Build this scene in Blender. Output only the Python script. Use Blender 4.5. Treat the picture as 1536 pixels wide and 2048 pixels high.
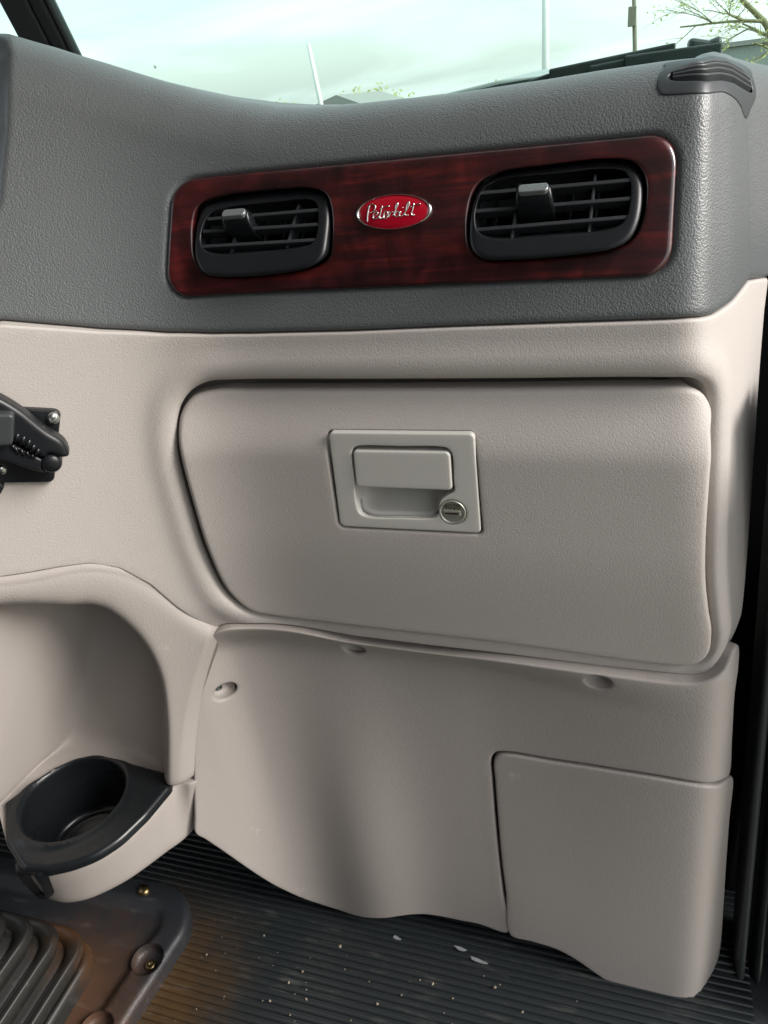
import bpy, bmesh, math, random
from mathutils import Vector, Matrix
from mathutils.geometry import delaunay_2d_cdt
SC = bpy.context.scene
for o in list(bpy.data.objects): bpy.data.objects.remove(o)

# ------------------------------------------------------------------ camera, world, sun, exposure
CAM_LOC=(0.166295, -0.509205, 0.271762)
CAM_R=(0.953065, 0.282225, -0.109619)
CAM_U=(-0.046732, 0.494846, 0.867723)
CAM_F=(-0.299138, 0.821874, -0.48481)

cam_data = bpy.data.cameras.new('camera'); cam = bpy.data.objects.new('camera', cam_data); SC.collection.objects.link(cam)
cam_data.sensor_fit = 'VERTICAL'; cam_data.sensor_height = 24.0; cam_data.lens = 24.0 * 1479.0 / 2048.0
cam_data.clip_start = 0.02; cam_data.clip_end = 2000
_m = Matrix((CAM_R, CAM_U, tuple(-v for v in CAM_F))).transposed().to_4x4(); _m.translation = CAM_LOC
cam.matrix_world = _m
SC.camera = cam
SUN_EL, SUN_AZ = math.radians(33), math.radians(92)      # azimuth from +y (dash forward) towards +x (door side)
world = bpy.data.worlds.new('World'); SC.world = world; world.use_nodes = True
wt = world.node_tree; wt.nodes.clear()
def wn(t, **k):
    n = wt.nodes.new(t)
    for a, b in k.items(): setattr(n, a, b)
    return n
sky = wn('ShaderNodeTexSky', sky_type='NISHITA', sun_disc=False, sun_elevation=SUN_EL, sun_rotation=SUN_AZ, air_density=1.0, dust_density=3.0, ozone_density=1.0)
wtc = wn('ShaderNodeTexCoord'); wmap = wn('ShaderNodeMapping'); wmap.inputs['Scale'].default_value = (1.5, 1.5, 9.0); wmap.inputs['Rotation'].default_value = (0.0, 0.05, 0.5)
wno = wn('ShaderNodeTexNoise'); wno.inputs['Scale'].default_value = 1.6; wno.inputs['Detail'].default_value = 6; wno.inputs['Distortion'].default_value = 0.6
wra = wn('ShaderNodeMapRange'); wra.inputs['From Min'].default_value = .38; wra.inputs['From Max'].default_value = .66; wra.inputs['To Min'].default_value = .45; wra.inputs['To Max'].default_value = .95
wmx = wn('ShaderNodeMix', data_type='RGBA'); wmx.inputs['B'].default_value = (5.9, 6.05, 6.15, 1)
wbg = wn('ShaderNodeBackground'); wbg.inputs['Strength'].default_value = 0.10
wou = wn('ShaderNodeOutputWorld')
L = wt.links.new
L(wtc.outputs['Generated'], wmap.inputs['Vector']); L(wmap.outputs['Vector'], wno.inputs['Vector']); L(wno.outputs['Fac'], wra.inputs['Value'])
L(wra.outputs['Result'], wmx.inputs['Factor']); L(sky.outputs['Color'], wmx.inputs['A']); L(wmx.outputs['Result'], wbg.inputs['Color']); L(wbg.outputs['Background'], wou.inputs['Surface'])
sun_d = bpy.data.lights.new('sun', 'SUN'); sun = bpy.data.objects.new('sun', sun_d); SC.collection.objects.link(sun)
sun_d.energy = 1.75; sun_d.angle = math.radians(28); sun_d.color = (1.0, .975, .94)
_d = Vector((math.sin(SUN_AZ) * math.cos(SUN_EL), math.cos(SUN_AZ) * math.cos(SUN_EL), math.sin(SUN_EL)))
sun.rotation_euler = _d.to_track_quat('Z', 'Y').to_euler()
SC.view_settings.view_transform = 'Standard'; SC.view_settings.look = 'None'; SC.view_settings.exposure = 1.40; SC.view_settings.gamma = 1.0
SC.cycles.use_denoising = True; SC.cycles.max_bounces = 8; SC.cycles.diffuse_bounces = 5; SC.cycles.glossy_bounces = 4; SC.cycles.transparent_max_bounces = 12
SC.cycles.sample_clamp_indirect = 8.0
random.seed(4)

# ------------------------------------------------------------------ traced measurements, in metres (dash plan length, height)
C = {}
C = {
'seam': [[-0.2943,0.1583],[-0.2617,0.1494],[-0.2274,0.1403],[-0.1795,0.1306],[-0.1435,0.1267],[-0.1099,0.1254],[-0.0278,0.125],[0.0479,0.1259],[0.1174,0.1263],[0.166,0.1265],[0.2072,0.1267],[0.2328,0.1246],[0.2652,0.1258],[0.3085,0.1288],[0.3487,0.1211]],
'top': [[-0.258,0.3552],[-0.2421,0.3477],[-0.2163,0.3346],[-0.1937,0.3209],[-0.1689,0.3051],[-0.143,0.2916],[-0.1194,0.2825],[-0.0915,0.2754],[-0.0681,0.2725],[-0.0363,0.2709],[0.0024,0.2704],[0.0395,0.2696],[0.0752,0.2704],[0.1127,0.2713],[0.1422,0.2724],[0.1833,0.2731],[0.22,0.2725],[0.25,0.2745],[0.28,0.275],[0.31,0.2725],[0.36,0.266],[0.5,0.25]],
'padend': [[0.3085,0.1288],[0.2818,0.1872]],
'capend': [[0.3465,0.1216]],
'trim': [[-0.1582,0.235,19],[0.194,0.2336,19],[0.1932,0.1534,17],[-0.1749,0.1545,17]],
'vent1': [[-0.144,0.2075],[-0.1401,0.2152],[-0.1304,0.2186],[-0.0811,0.2205],[-0.0552,0.2193],[-0.045,0.2155],[-0.0415,0.2066],[-0.0414,0.1882],[-0.0435,0.1776],[-0.0527,0.1719],[-0.0762,0.1686],[-0.1252,0.1687],[-0.1395,0.1721],[-0.1459,0.1816],[-0.1462,0.1946]],
'vent1_in': [[-0.137,0.2078],[-0.1327,0.2113],[-0.1235,0.2131],[-0.0805,0.2142],[-0.0566,0.2138],[-0.0509,0.2109],[-0.0494,0.204],[-0.0495,0.1917],[-0.0525,0.1869],[-0.0618,0.1846],[-0.1018,0.1833],[-0.1299,0.184],[-0.1386,0.1875],[-0.1413,0.1929],[-0.1403,0.2013]],
'vent1_s': [[-0.137,0.2078],[-0.0482,0.2077],[-0.1403,0.2],[-0.0482,0.1987],[-0.1421,0.1904],[-0.0496,0.1892],[-0.1143,0.2121],[-0.1207,0.1824],[-0.0677,0.2139],[-0.0756,0.1838]],
'vent1_k': [[-0.1198,0.208],[-0.1025,0.2017],[-0.1197,0.1933],[-0.0863,0.1906]],
'vent2': [[0.0644,0.2057],[0.0689,0.2134],[0.0814,0.2183],[0.1142,0.2203],[0.152,0.2206],[0.1659,0.2173],[0.1718,0.2097],[0.173,0.1983],[0.171,0.1849],[0.1661,0.1766],[0.1563,0.1722],[0.127,0.1698],[0.0915,0.1693],[0.073,0.1707],[0.0647,0.1768],[0.0623,0.1914]],
'vent2_in': [[0.0698,0.2102],[0.0766,0.2146],[0.0882,0.2166],[0.1209,0.2167],[0.1507,0.2168],[0.1616,0.2141],[0.1652,0.2091],[0.1657,0.2001],[0.1641,0.1902],[0.1595,0.1851],[0.1481,0.1825],[0.1166,0.182],[0.084,0.1818],[0.0737,0.1838],[0.068,0.1881],[0.0659,0.1983]],
'vent2_s': [[0.0678,0.2098],[0.166,0.2102],[0.0658,0.1995],[0.1666,0.2001],[0.0666,0.1888],[0.1653,0.1901],[0.0943,0.215],[0.0906,0.1812],[0.143,0.2163],[0.1407,0.1818]],
'vent2_k': [[0.0958,0.2078],[0.1148,0.2017],[0.0925,0.1924],[0.125,0.191]],
'badge': [[-0.0194,0.2024],[0.0357,0.2012],[0.0101,0.2123],[0.0062,0.19]],
'script0': [[-0.0109,0.1967],[-0.0106,0.2004],[-0.0098,0.2045],[-0.0091,0.2065]],
'script1': [[-0.0103,0.2059],[-0.0086,0.2072],[-0.0061,0.2073],[-0.0048,0.206],[-0.0052,0.2041],[-0.0069,0.2026],[-0.0091,0.2021]],
'script2': [[-0.0066,0.1993],[-0.0045,0.2002],[-0.003,0.2017],[-0.0045,0.2028],[-0.0061,0.2011],[-0.0066,0.1993],[-0.0058,0.1981],[-0.0038,0.1985],[-0.0022,0.1995]],
'script3': [[0.0004,0.206],[-0.0007,0.2022],[-0.0016,0.1994],[-0.0012,0.1981],[0.0002,0.1984],[0.0018,0.1996]],
'script4': [[-0.0005,0.2042],[0.0021,0.2051],[0.0055,0.2055]],
'script5': [[0.0014,0.1995],[0.0036,0.2004],[0.0042,0.2017],[0.0028,0.2027],[0.0015,0.2008],[0.0013,0.1988],[0.0024,0.1978],[0.0044,0.199]],
'script6': [[0.0044,0.199],[0.0051,0.2014],[0.0056,0.2018]],
'script7': [[0.005,0.1986],[0.006,0.2007],[0.0072,0.2019],[0.0082,0.2015]],
'script8': [[0.008,0.1992],[0.0097,0.2023],[0.0114,0.2051],[0.0116,0.2069],[0.0107,0.2067],[0.0099,0.2023],[0.0093,0.1995],[0.0104,0.1985],[0.0121,0.1993],[0.0129,0.2008],[0.0117,0.202],[0.0101,0.2005]],
'script9': [[0.0136,0.2017],[0.0129,0.1993],[0.0137,0.1984],[0.0153,0.1992]],
'script10': [[0.0151,0.2039],[0.0154,0.2037]],
'script11': [[0.0155,0.1991],[0.018,0.2022],[0.0197,0.2053],[0.0199,0.2069],[0.0189,0.2066],[0.0175,0.2022],[0.0167,0.1996],[0.0175,0.1987],[0.0193,0.1992]],
'script12': [[0.0234,0.2061],[0.0223,0.2019],[0.0215,0.1995],[0.022,0.1986],[0.024,0.1989]],
'script13': [[0.0209,0.2038],[0.0244,0.2049],[0.0281,0.2054]],
'tan': [[0.3509,0.121],[0.3085,0.128],[0.2652,0.125],[0.2328,0.12380000000000001],[0.2072,0.1259],[0.166,0.1257],[0.1174,0.1255],[0.0479,0.12510000000000002],[-0.0278,0.1242],[-0.1099,0.12460000000000002],[-0.1435,0.1259],[-0.1795,0.1298],[-0.2274,0.1395],[-0.2617,0.1486],[-0.2943,0.1575],[-0.56,0.1483],[-0.56,-0.16],[-0.3633,-0.0451],[-0.3403,-0.0485],[-0.3163,-0.051],[-0.2923,-0.0553],[-0.27,-0.0679],[-0.2497,-0.092],[-0.2341,-0.1215],[-0.2168,-0.1487],[-0.2065,-0.1613],[-0.1944,-0.158],[-0.1699,-0.16],[-0.12,-0.1662],[-0.0696,-0.173],[0.0038,-0.1755],[0.0732,-0.1762],[0.1595,-0.1788],[0.2318,-0.1792],[0.2475,-0.1742],[0.2611,-0.1682],[0.2718,-0.1591],[0.2806,-0.1545],[0.2854,-0.1564],[0.2991,-0.0998],[0.3303,0.0139],[0.3442,0.099]],
'doorhole': [[-0.1915,0.046],[-0.184,0.0674],[-0.1713,0.0811],[-0.1549,0.0877],[-0.1311,0.0879],[-0.0331,0.087],[0.082,0.0866],[0.184,0.0866],[0.2141,0.0848],[0.2293,0.0767],[0.2355,0.0645],[0.2369,0.0371],[0.2367,-0.0166],[0.2379,-0.072],[0.2436,-0.1074],[0.2487,-0.1338],[0.2461,-0.1533],[0.2329,-0.1644],[0.2153,-0.1679],[0.0737,-0.1617],[-0.0677,-0.1589],[-0.1385,-0.1548],[-0.167,-0.1457],[-0.1852,-0.1202],[-0.1938,-0.0735],[-0.1956,-0.0155],[-0.1949,0.0234]],
'door': [[-0.1891,0.0477],[-0.1835,0.0634],[-0.172,0.075],[-0.1516,0.0795],[-0.1217,0.0784],[-0.0358,0.0778],[0.0811,0.0779],[0.1846,0.0786],[0.2123,0.0777],[0.2289,0.0715],[0.2336,0.0615],[0.2277,0.0452],[0.2276,-0.0016],[0.2321,-0.0651],[0.2384,-0.0997],[0.245,-0.127],[0.2446,-0.1502],[0.2326,-0.1638],[0.2153,-0.1664],[0.0736,-0.1593],[-0.0675,-0.156],[-0.1379,-0.1513],[-0.1648,-0.1429],[-0.181,-0.1167],[-0.1889,-0.0686],[-0.1912,-0.0111],[-0.191,0.0272]],
'latch': [[-0.0535,0.0479,4],[0.063,0.0485,4],[0.0643,-0.0379,4],[-0.0562,-0.0388,5]],
'latchgap': [[-0.057,0.0468,5],[0.0631,0.0473,5],[0.0657,-0.0395,5],[-0.0581,-0.0407,6]],
'recess': [[-0.0362,0.0309],[-0.0335,0.0349],[-0.0274,0.0368],[0.0046,0.037],[0.0363,0.0373],[0.0424,0.0358],[0.0452,0.0308],[0.045,0.0094],[0.0447,-0.0003],[0.0397,-0.0041],[0.0337,-0.0088],[0.0311,-0.0158],[0.0302,-0.0227],[0.0267,-0.0257],[-0.0021,-0.0278],[-0.0302,-0.028],[-0.0364,-0.025],[-0.0384,-0.017],[-0.0374,0.0063]],
'paddle': [[-0.0346,0.0331,3.5],[0.0439,0.0337,4],[0.0436,0.0006,3.5],[-0.0361,0.0004,3.5]],
'lock': [[0.0423,-0.0198],[0.0523,-0.0201],[0.043,-0.0088],[0.0415,-0.0314]],
'toe': [[-0.2072,-0.1646],[-0.1946,-0.1592],[-0.17,-0.1614],[-0.1201,-0.1681],[-0.0725,-0.1803],[0.0019,-0.1829],[0.0732,-0.1781],[0.1596,-0.1781],[0.2314,-0.1779],[0.2462,-0.1727],[0.2576,-0.1655],[0.2657,-0.1545],[0.2733,-0.1493],[0.2788,-0.1526],[0.2773,-0.1961],[0.2846,-0.2587],[0.288,-0.304],[0.2695,-0.298],[0.2546,-0.294],[0.2201,-0.2931],[0.163,-0.2995],[0.116,-0.3063],[0.0722,-0.3106],[0.0619,-0.3148],[0.0564,-0.3258],[0.0567,-0.3532],[0.0583,-0.41],[0.0612,-0.4699],[0.0643,-0.5266],[0.0676,-0.5973],[0.0347,-0.5954],[0.0101,-0.5975],[-0.0145,-0.5979],[-0.0329,-0.5976],[-0.0573,-0.6008],[-0.0891,-0.6099],[-0.1244,-0.6193],[-0.1586,-0.618],[-0.1881,-0.602],[-0.2136,-0.5677],[-0.232,-0.5311],[-0.2489,-0.4921],[-0.265,-0.4554],[-0.2767,-0.4305],[-0.2841,-0.4158],[-0.2799,-0.3963],[-0.2739,-0.3695],[-0.2593,-0.3052],[-0.2409,-0.2315],[-0.2294,-0.1971],[-0.2199,-0.1801]],
'cover': [[0.0595,-0.3263],[0.0639,-0.3177],[0.0721,-0.314],[0.116,-0.3096],[0.1631,-0.3027],[0.2203,-0.2963],[0.2549,-0.2972],[0.2725,-0.3033],[0.2898,-0.3081],[0.2968,-0.316],[0.3009,-0.3763],[0.3178,-0.5163],[0.3406,-0.657],[0.3809,-0.8209],[0.3173,-0.7457],[0.2687,-0.6801],[0.2464,-0.6702],[0.2187,-0.66],[0.1907,-0.6463],[0.1679,-0.6304],[0.1452,-0.6128],[0.1226,-0.6021],[0.0939,-0.5999],[0.0711,-0.5996],[0.0678,-0.5252],[0.064,-0.4689],[0.0616,-0.4089],[0.0598,-0.3523]],
'scr': [[-0.2138,-0.2496],[-0.2026,-0.2562],[-0.2116,-0.2393],[-0.075,-0.1972],[-0.0623,-0.2006],[-0.0684,-0.1789],[0.1586,-0.1907],[0.1712,-0.1917],[0.1585,-0.181]],
'con_s': [[-0.2049,-0.1651],[-0.217,-0.1496],[-0.2344,-0.1223],[-0.25,-0.0929],[-0.2703,-0.0688],[-0.2926,-0.0562],[-0.3166,-0.0518],[-0.3405,-0.0493],[-0.3635,-0.0459],[-0.3856,-0.0415]],
'con_m': [[-0.2355,-0.2204]],
'arch': [[-0.4157,-0.0606],[-0.3946,-0.0672],[-0.373,-0.0739],[-0.3516,-0.0836],[-0.329,-0.0921],[-0.3111,-0.097],[-0.2966,-0.1074],[-0.2809,-0.1317],[-0.2688,-0.1652],[-0.2654,-0.2046],[-0.272,-0.2564],[-0.2849,-0.3141],[-0.3611,-0.6349],[-0.5947,-0.447]],
'con_e': [[-0.2536,-0.0475],[-0.2858,-0.0439],[-0.3222,-0.0351],[-0.3593,-0.0294],[-0.3958,-0.0263],[-0.4268,-0.0273],[-0.4446,-0.0385],[-0.4538,-0.0778],[-0.4569,-0.1162],[-0.456,-0.128]],
'con_f': [[-0.2462,-0.0596],[-0.2706,-0.0631],[-0.2752,-0.0851],[-0.2811,-0.1096],[-0.2893,-0.1336],[-0.3033,-0.156],[-0.3213,-0.1716],[-0.3427,-0.1822],[-0.3693,-0.1879],[-0.4091,-0.1668]],
'con_b': [[-0.2744,-0.0515],[-0.2817,-0.0763],[-0.2922,-0.0932],[-0.3045,-0.1144],[-0.3174,-0.1334],[-0.3321,-0.1489],[-0.3482,-0.1616],[-0.3709,-0.1694],[-0.4,-0.1655],[-0.4363,-0.1483]],
'ins': [[-0.4464,-0.1261,4],[-0.4346,-0.0988,30],[-0.422,-0.0724,40],[-0.4069,-0.0563,40],[-0.3842,-0.0453,40],[-0.3179,-0.0502,60],[-0.2761,-0.054,6],[-0.2738,-0.0705,20],[-0.2796,-0.1082,60],[-0.2894,-0.1401,60],[-0.3039,-0.1613,60],[-0.3229,-0.1753,50],[-0.3419,-0.1848,10],[-0.3681,-0.1894,12],[-0.4059,-0.1692,20]],
'hole': [[-0.4046,-0.1387],[-0.3398,-0.0594],[-0.423,-0.084],[-0.3254,-0.1316],[-0.414,-0.065],[-0.3573,-0.1619]],
'notch': [[-0.3898,-0.1781],[-0.3623,-0.1739],[-0.412,-0.17],[-0.379,-0.1764]],
'br_base': [[-0.3333,0.1049,3],[-0.2729,0.0864,5],[-0.2961,0.0293,5],[-0.3547,0.0446,3]],
'br_up': [[-0.3239,0.1252],[-0.3083,0.1109],[-0.2982,0.099],[-0.2862,0.0798],[-0.2768,0.0678],[-0.2751,0.0597],[-0.2761,0.0552],[-0.2819,0.0554],[-0.2861,0.0591],[-0.2894,0.0604],[-0.2938,0.0585],[-0.3016,0.0665],[-0.3172,0.085],[-0.3326,0.1009]],
'br_lo': [[-0.3335,0.0989],[-0.3181,0.0829],[-0.3026,0.0638],[-0.2955,0.0559],[-0.2982,0.0497],[-0.2965,0.0457],[-0.3068,0.0512],[-0.3185,0.0604],[-0.3419,0.0755]],
'br_ball': [[-0.2901,0.0523],[-0.2827,0.0504]],
'br_scr': [[-0.2801,0.0823],[-0.2755,0.0812],[-0.3294,0.0506],[-0.3253,0.0495],[-0.2974,0.0373]],
'br_clip': [[-0.3293,0.1074,3],[-0.3014,0.0999,3],[-0.3096,0.0778,4],[-0.3386,0.0813,3]],
'br_low': [[-0.3539,0.0452,1],[-0.3332,0.0411,1],[-0.3316,0.037,1],[-0.3363,0.0321,1],[-0.3593,0.0299,1]],
'br_teeth': [[-0.305,0.0822],[-0.3089,0.077],[-0.3016,0.0793],[-0.3057,0.0733],[-0.2988,0.0757],[-0.3029,0.0697],[-0.297,0.0711],[-0.3005,0.0661],[-0.2949,0.0672],[-0.2982,0.0629],[-0.3111,0.0726],[-0.3102,0.0665],[-0.3125,0.0746],[-0.3114,0.0694],[-0.3077,0.0696],[-0.3067,0.0639],[-0.3043,0.0667],[-0.3037,0.0618],[-0.3017,0.0634],[-0.3007,0.0598]],
'plate': [[-0.8691,-0.0692],[-0.5327,-0.0265],[-0.4152,-0.0189],[-0.3799,-0.0187],[-0.3546,-0.0293],[-0.3373,-0.0501],[-0.3299,-0.0721],[-0.3324,-0.0985],[-0.3361,-0.133],[-0.3409,-0.1687],[-0.3441,-0.1992],[-0.3528,-0.2561],[-0.6116,-0.32]],
'pl_scr': [[-0.357,-0.1164],[-0.3379,-0.1164],[-0.372,-0.2004],[-0.4111,-0.0378]],
'boot': [[-0.4234,-0.1358],[-0.4308,-0.2132],[-0.4504,-0.1279],[-0.4642,-0.1337],[-0.4792,-0.1379],[-0.4937,-0.1472]],
'crumb': [[-0.2979,-0.084],[-0.2358,-0.0452],[-0.1356,-0.0361],[-0.1821,-0.0915],[-0.1542,-0.1041],[-0.0456,-0.074],[-0.0702,-0.0899],[0.0128,-0.0637],[-0.0286,-0.0529],[-0.1955,-0.1161],[0.0923,-0.0602],[0.0583,-0.0412],[-0.0132,-0.0539],[-0.1702,-0.0757],[-0.1354,-0.0367],[-0.1661,-0.1247]],
'flake': [[0.01,-0.0061],[0.0331,-0.0149],[-0.0695,-0.0103]],
'jamb': [[0.2687,0.0214],[0.3082,-0.6967],[0.285,-0.1057],[0.3236,-0.6897],[0.3068,-0.2753],[0.3337,-0.6851],[0.324,-0.4099],[0.3417,-0.6815],[0.3447,-0.5711],[0.3525,-0.6766]],
'post': [[-0.5341,0.4224],[-0.5284,0.375],[-0.4782,0.4149],[-0.47,0.3511],[-0.5082,0.3883],[-0.4894,0.365]],
'wip': [[0.2202,0.2759],[0.2555,0.2718],[0.2534,0.2927],[0.2187,0.2942],[0.2406,0.2886],[0.0677,0.2737],[0.0443,0.2691],[0.2519,0.2779],[0.152,0.2771],[0.1133,0.2746],[0.205,0.2835]],
'cowl': [[-0.0841,0.268],[-0.0036,0.2765],[0.06,0.2749],[0.0675,0.2796],[0.0675,0.273],[0.0027,0.269]],
'pole1': [[-15.4341,3.0376],[-15.222,0.5781]],
'pole2': [[-2.091,3.9164],[-2.1037,0.4605],[-2.1625,1.3401],[-2.0263,1.323]],
'pole3': [[-0.2374,4.7914],[0.0549,0.5974],[-0.1321,1.7805],[-0.0374,1.7683]],
'house': [[-23.2376,0.5615],[-19.6949,0.867],[-17.4787,0.1471]],
'bld': [[3.2348,0.7121],[5.7988,0.7605]],
'treeL': [[-7.5987,1.7872],[-7.1523,1.7289],[-7.4628,1.5553]],
'treeR': [[2.2938,1.0747],[1.392,1.1925],[2.7924,0.6506]],
'dv': [[0.1785,1.4273],[0.183,1.6691],[0.1905,1.8086],[0.2189,1.8313],[0.2802,1.643],[0.3206,1.5722],[0.3305,1.3269],[0.3273,1.1101],[0.3053,0.9437],[0.2824,1.0644],[0.2433,1.21],[0.2055,1.2616],[0.1856,1.2723],[0.1797,1.3303]],
'dvin': [[0.1905,1.4335],[0.1952,1.6224],[0.215,1.7031],[0.2737,1.5685],[0.3116,1.4518],[0.3231,1.2829],[0.318,1.1791],[0.2922,1.2273],[0.2468,1.3339],[0.2108,1.4028]],
'padleft': [[-0.2396,0.3291],[-0.2525,0.2853],[-0.2706,0.2379]],
}

#GEO
import numpy as np, math
# plan curve of the dash front: flat, concave towards the centre console, rounded at the door
def _mkplan():
    cp = np.array([(-.80, -.50), (-.62, -.35), (-.42, -.185), (-.32, -.105), (-.25, -.052), (-.19, -.013), (-.14, 0), (0, 0), (.212, 0), (.236, .042), (.254, .096), (.290, .17), (.40, .38)], float)
    seg = np.r_[0, np.cumsum(np.linalg.norm(np.diff(cp, axis=0), axis=1))]
    s = np.arange(0, seg[-1], .001)
    x = np.interp(s, seg, cp[:, 0]); y = np.interp(s, seg, cp[:, 1])
    def sm(a, w):
        k = np.exp(-.5 * (np.arange(-4 * w, 4 * w + 1) / w) ** 2); k /= k.sum()
        p = np.r_[2 * a[0] - a[1:4 * w + 1][::-1], a, 2 * a[-1] - a[-4 * w - 1:-1][::-1]]
        return np.convolve(p, k, 'valid')
    xa, ya = sm(x, 11), sm(y, 11); xb, yb = sm(x, 28), sm(y, 28)
    w = np.clip((x + .05) / -.06, 0, 1); w = w * w * (3 - 2 * w)
    x = xa * (1 - w) + xb * w; y = ya * (1 - w) + yb * w
    s0 = np.interp(0., x, s)
    return s - s0, x, y
PS, PX, PY = _mkplan()
_tx, _ty = np.gradient(PX), np.gradient(PY); _l = np.hypot(_tx, _ty); PNX, PNY = -_ty / _l, _tx / _l
def fmap(u, z, d):
    u = np.asarray(u, float); z = np.asarray(z, float); d = np.asarray(d, float) + 0 * u
    w = np.clip((u - .02) / .17, 0, 1); sh = np.interp(-z, [-.126, .177, .60], [0, .044, .060]) * w * w * (3 - 2 * w)
    u0 = u; u = u - sh
    x = np.interp(u, PS, PX) + sh; y = np.interp(u, PS, PY); nx = np.interp(u, PS, PNX); ny = np.interp(u, PS, PNY)
    ex = u - np.clip(u, PS[0], PS[-1])
    return np.stack([x + nx * d, y + ny * d + ex, z + 0 * u], -1)
def sst(a): a = np.clip(a, 0, 1); return a * a * (3 - 2 * a)
PK = .35
def trimmap(u, z): return fmap(u, z, PK * (np.asarray(z) - .126) - .0015)
def ventmap(u, z, zc): return fmap(u, z, PK * (np.asarray(z) - .126) + .32 * (np.asarray(z) - zc) - .0065)
def doord(u, z):
    z = np.asarray(z); return .004 - .014 * sst((.080 - z) / .055) + .015 * sst((-.045 - z) / .17)
def doormap(u, z): return fmap(u, z, doord(u, z))
def latmap(u, z): return fmap(u, z, -.0105 + 0 * np.asarray(z))
_rx = np.array([-.45, -.30, -.25, -.21, -.18, -.145, -.11, -.084, -.058, -.032, .0, .05, .10, .2, .3, .5])
_ry = np.array([-.02, -.016, -.004, .012, .016, .010, -.008, -.017, -.012, .004, .011, .008, .002, .0, .0, .0])
_ru = np.linspace(-.45, .5, 400); _rv = np.interp(_ru, _rx - .014, _ry)
_k = np.exp(-.5 * (np.arange(-24, 25) / 7.) ** 2); _rv = np.convolve(np.r_[np.full(24, _rv[0]), _rv, np.full(24, _rv[-1])], _k / _k.sum(), 'valid') * .52
def ztoelip(u): return -.162 - .055 * np.asarray(u)
def toed(u, z):
    u = np.asarray(u, float); z = np.asarray(z, float)
    t = (ztoelip(u) - z)
    lip = -.004 + .024 * sst(t / .05) - .020 * sst((t - .05) / .36)
    left = -.004 * sst((-.19 - u) / .07) * sst((-.19 - z) / .22)
    lip = -.004 + (lip + .004) * (1 - sst((u - .04) / .22))
    return lip * (1 - .55 * sst((-.19 - u) / .05)) + left + np.interp(u, _ru, _rv) * (.12 + .88 * sst((t - .02) / .30))
def toemap(u, z): return fmap(u, z, toed(u, z))
def cond(u, z): return -.002 - .004 * sst((-.19 - np.asarray(z)) / .22)
def conmap(u, z): return fmap(u, z, cond(u, z))
def pmap3(u, z, d, b=0.):
    # the deep rounding of the pad: inward direction turns slowly round the door side corner, the top runs straight forward
    u = np.asarray(u, float); z = np.asarray(z, float); d = np.asarray(d, float) + 0 * u
    w = sst((u - .17) / .15); p = fmap(u, z, np.minimum(d, 0.)); q = fmap(u, z, np.minimum(d, 0.) + 1.) - p
    n = (1 - w)[..., None] * np.where((u > .05)[..., None], np.array((0., 1., 0.)), q) + w[..., None] * np.array((-.62, .78, 0.))
    n = n / np.linalg.norm(n, axis=-1, keepdims=True)
    return p + n * (np.maximum(d, 0.) * (1 - .45 * w))[..., None] + np.array((0., 1., 0.)) * (np.asarray(b) + 0 * u)[..., None]
def padprof(zt, zs, s):
    s = np.asarray(s, float); r = .050 + .25 * np.clip(zt - .28, 0, .08); a = math.atan(PK)
    z1 = zt - r * (1 - math.sin(a)); d1 = PK * (z1 - .126)
    f = np.clip(s, 0, 1); z = zs + (z1 - zs) * f; d = PK * (z - .126)
    th = np.clip(s - 1, 0, 1) * (math.pi / 2 - a)
    z = z + r * (np.sin(a + th) - math.sin(a)); d = d + r * (math.cos(a) - np.cos(a + th))
    b = np.clip(s - 2, 0, 1); z = z - .02 * b * b - 1.3 * b * np.clip(zt - .274, 0, 1)
    return d, z, b * .30
def padtop(u): q = np.array(C['top'], float); return np.interp(u, q[:, 0], q[:, 1])
def padseam(u): q = np.array(C['seam'], float); return np.interp(u, q[:, 0], q[:, 1])
def padmap(u, s, off=0.):
    zt, zs = padtop(u), padseam(u)
    d, z, b = padprof(zt, zs, s)
    d2, z2, b2 = padprof(zt, zs, np.asarray(s) + 1e-3)
    tn = np.hypot(d2 + b2 - d - b, z2 - z)
    dd = (d2 + b2 - d - b); d = d - off * (z2 - z) / tn; z = z + off * dd / tn
    return pmap3(u, z, d, b)
#ENDGEO

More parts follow.
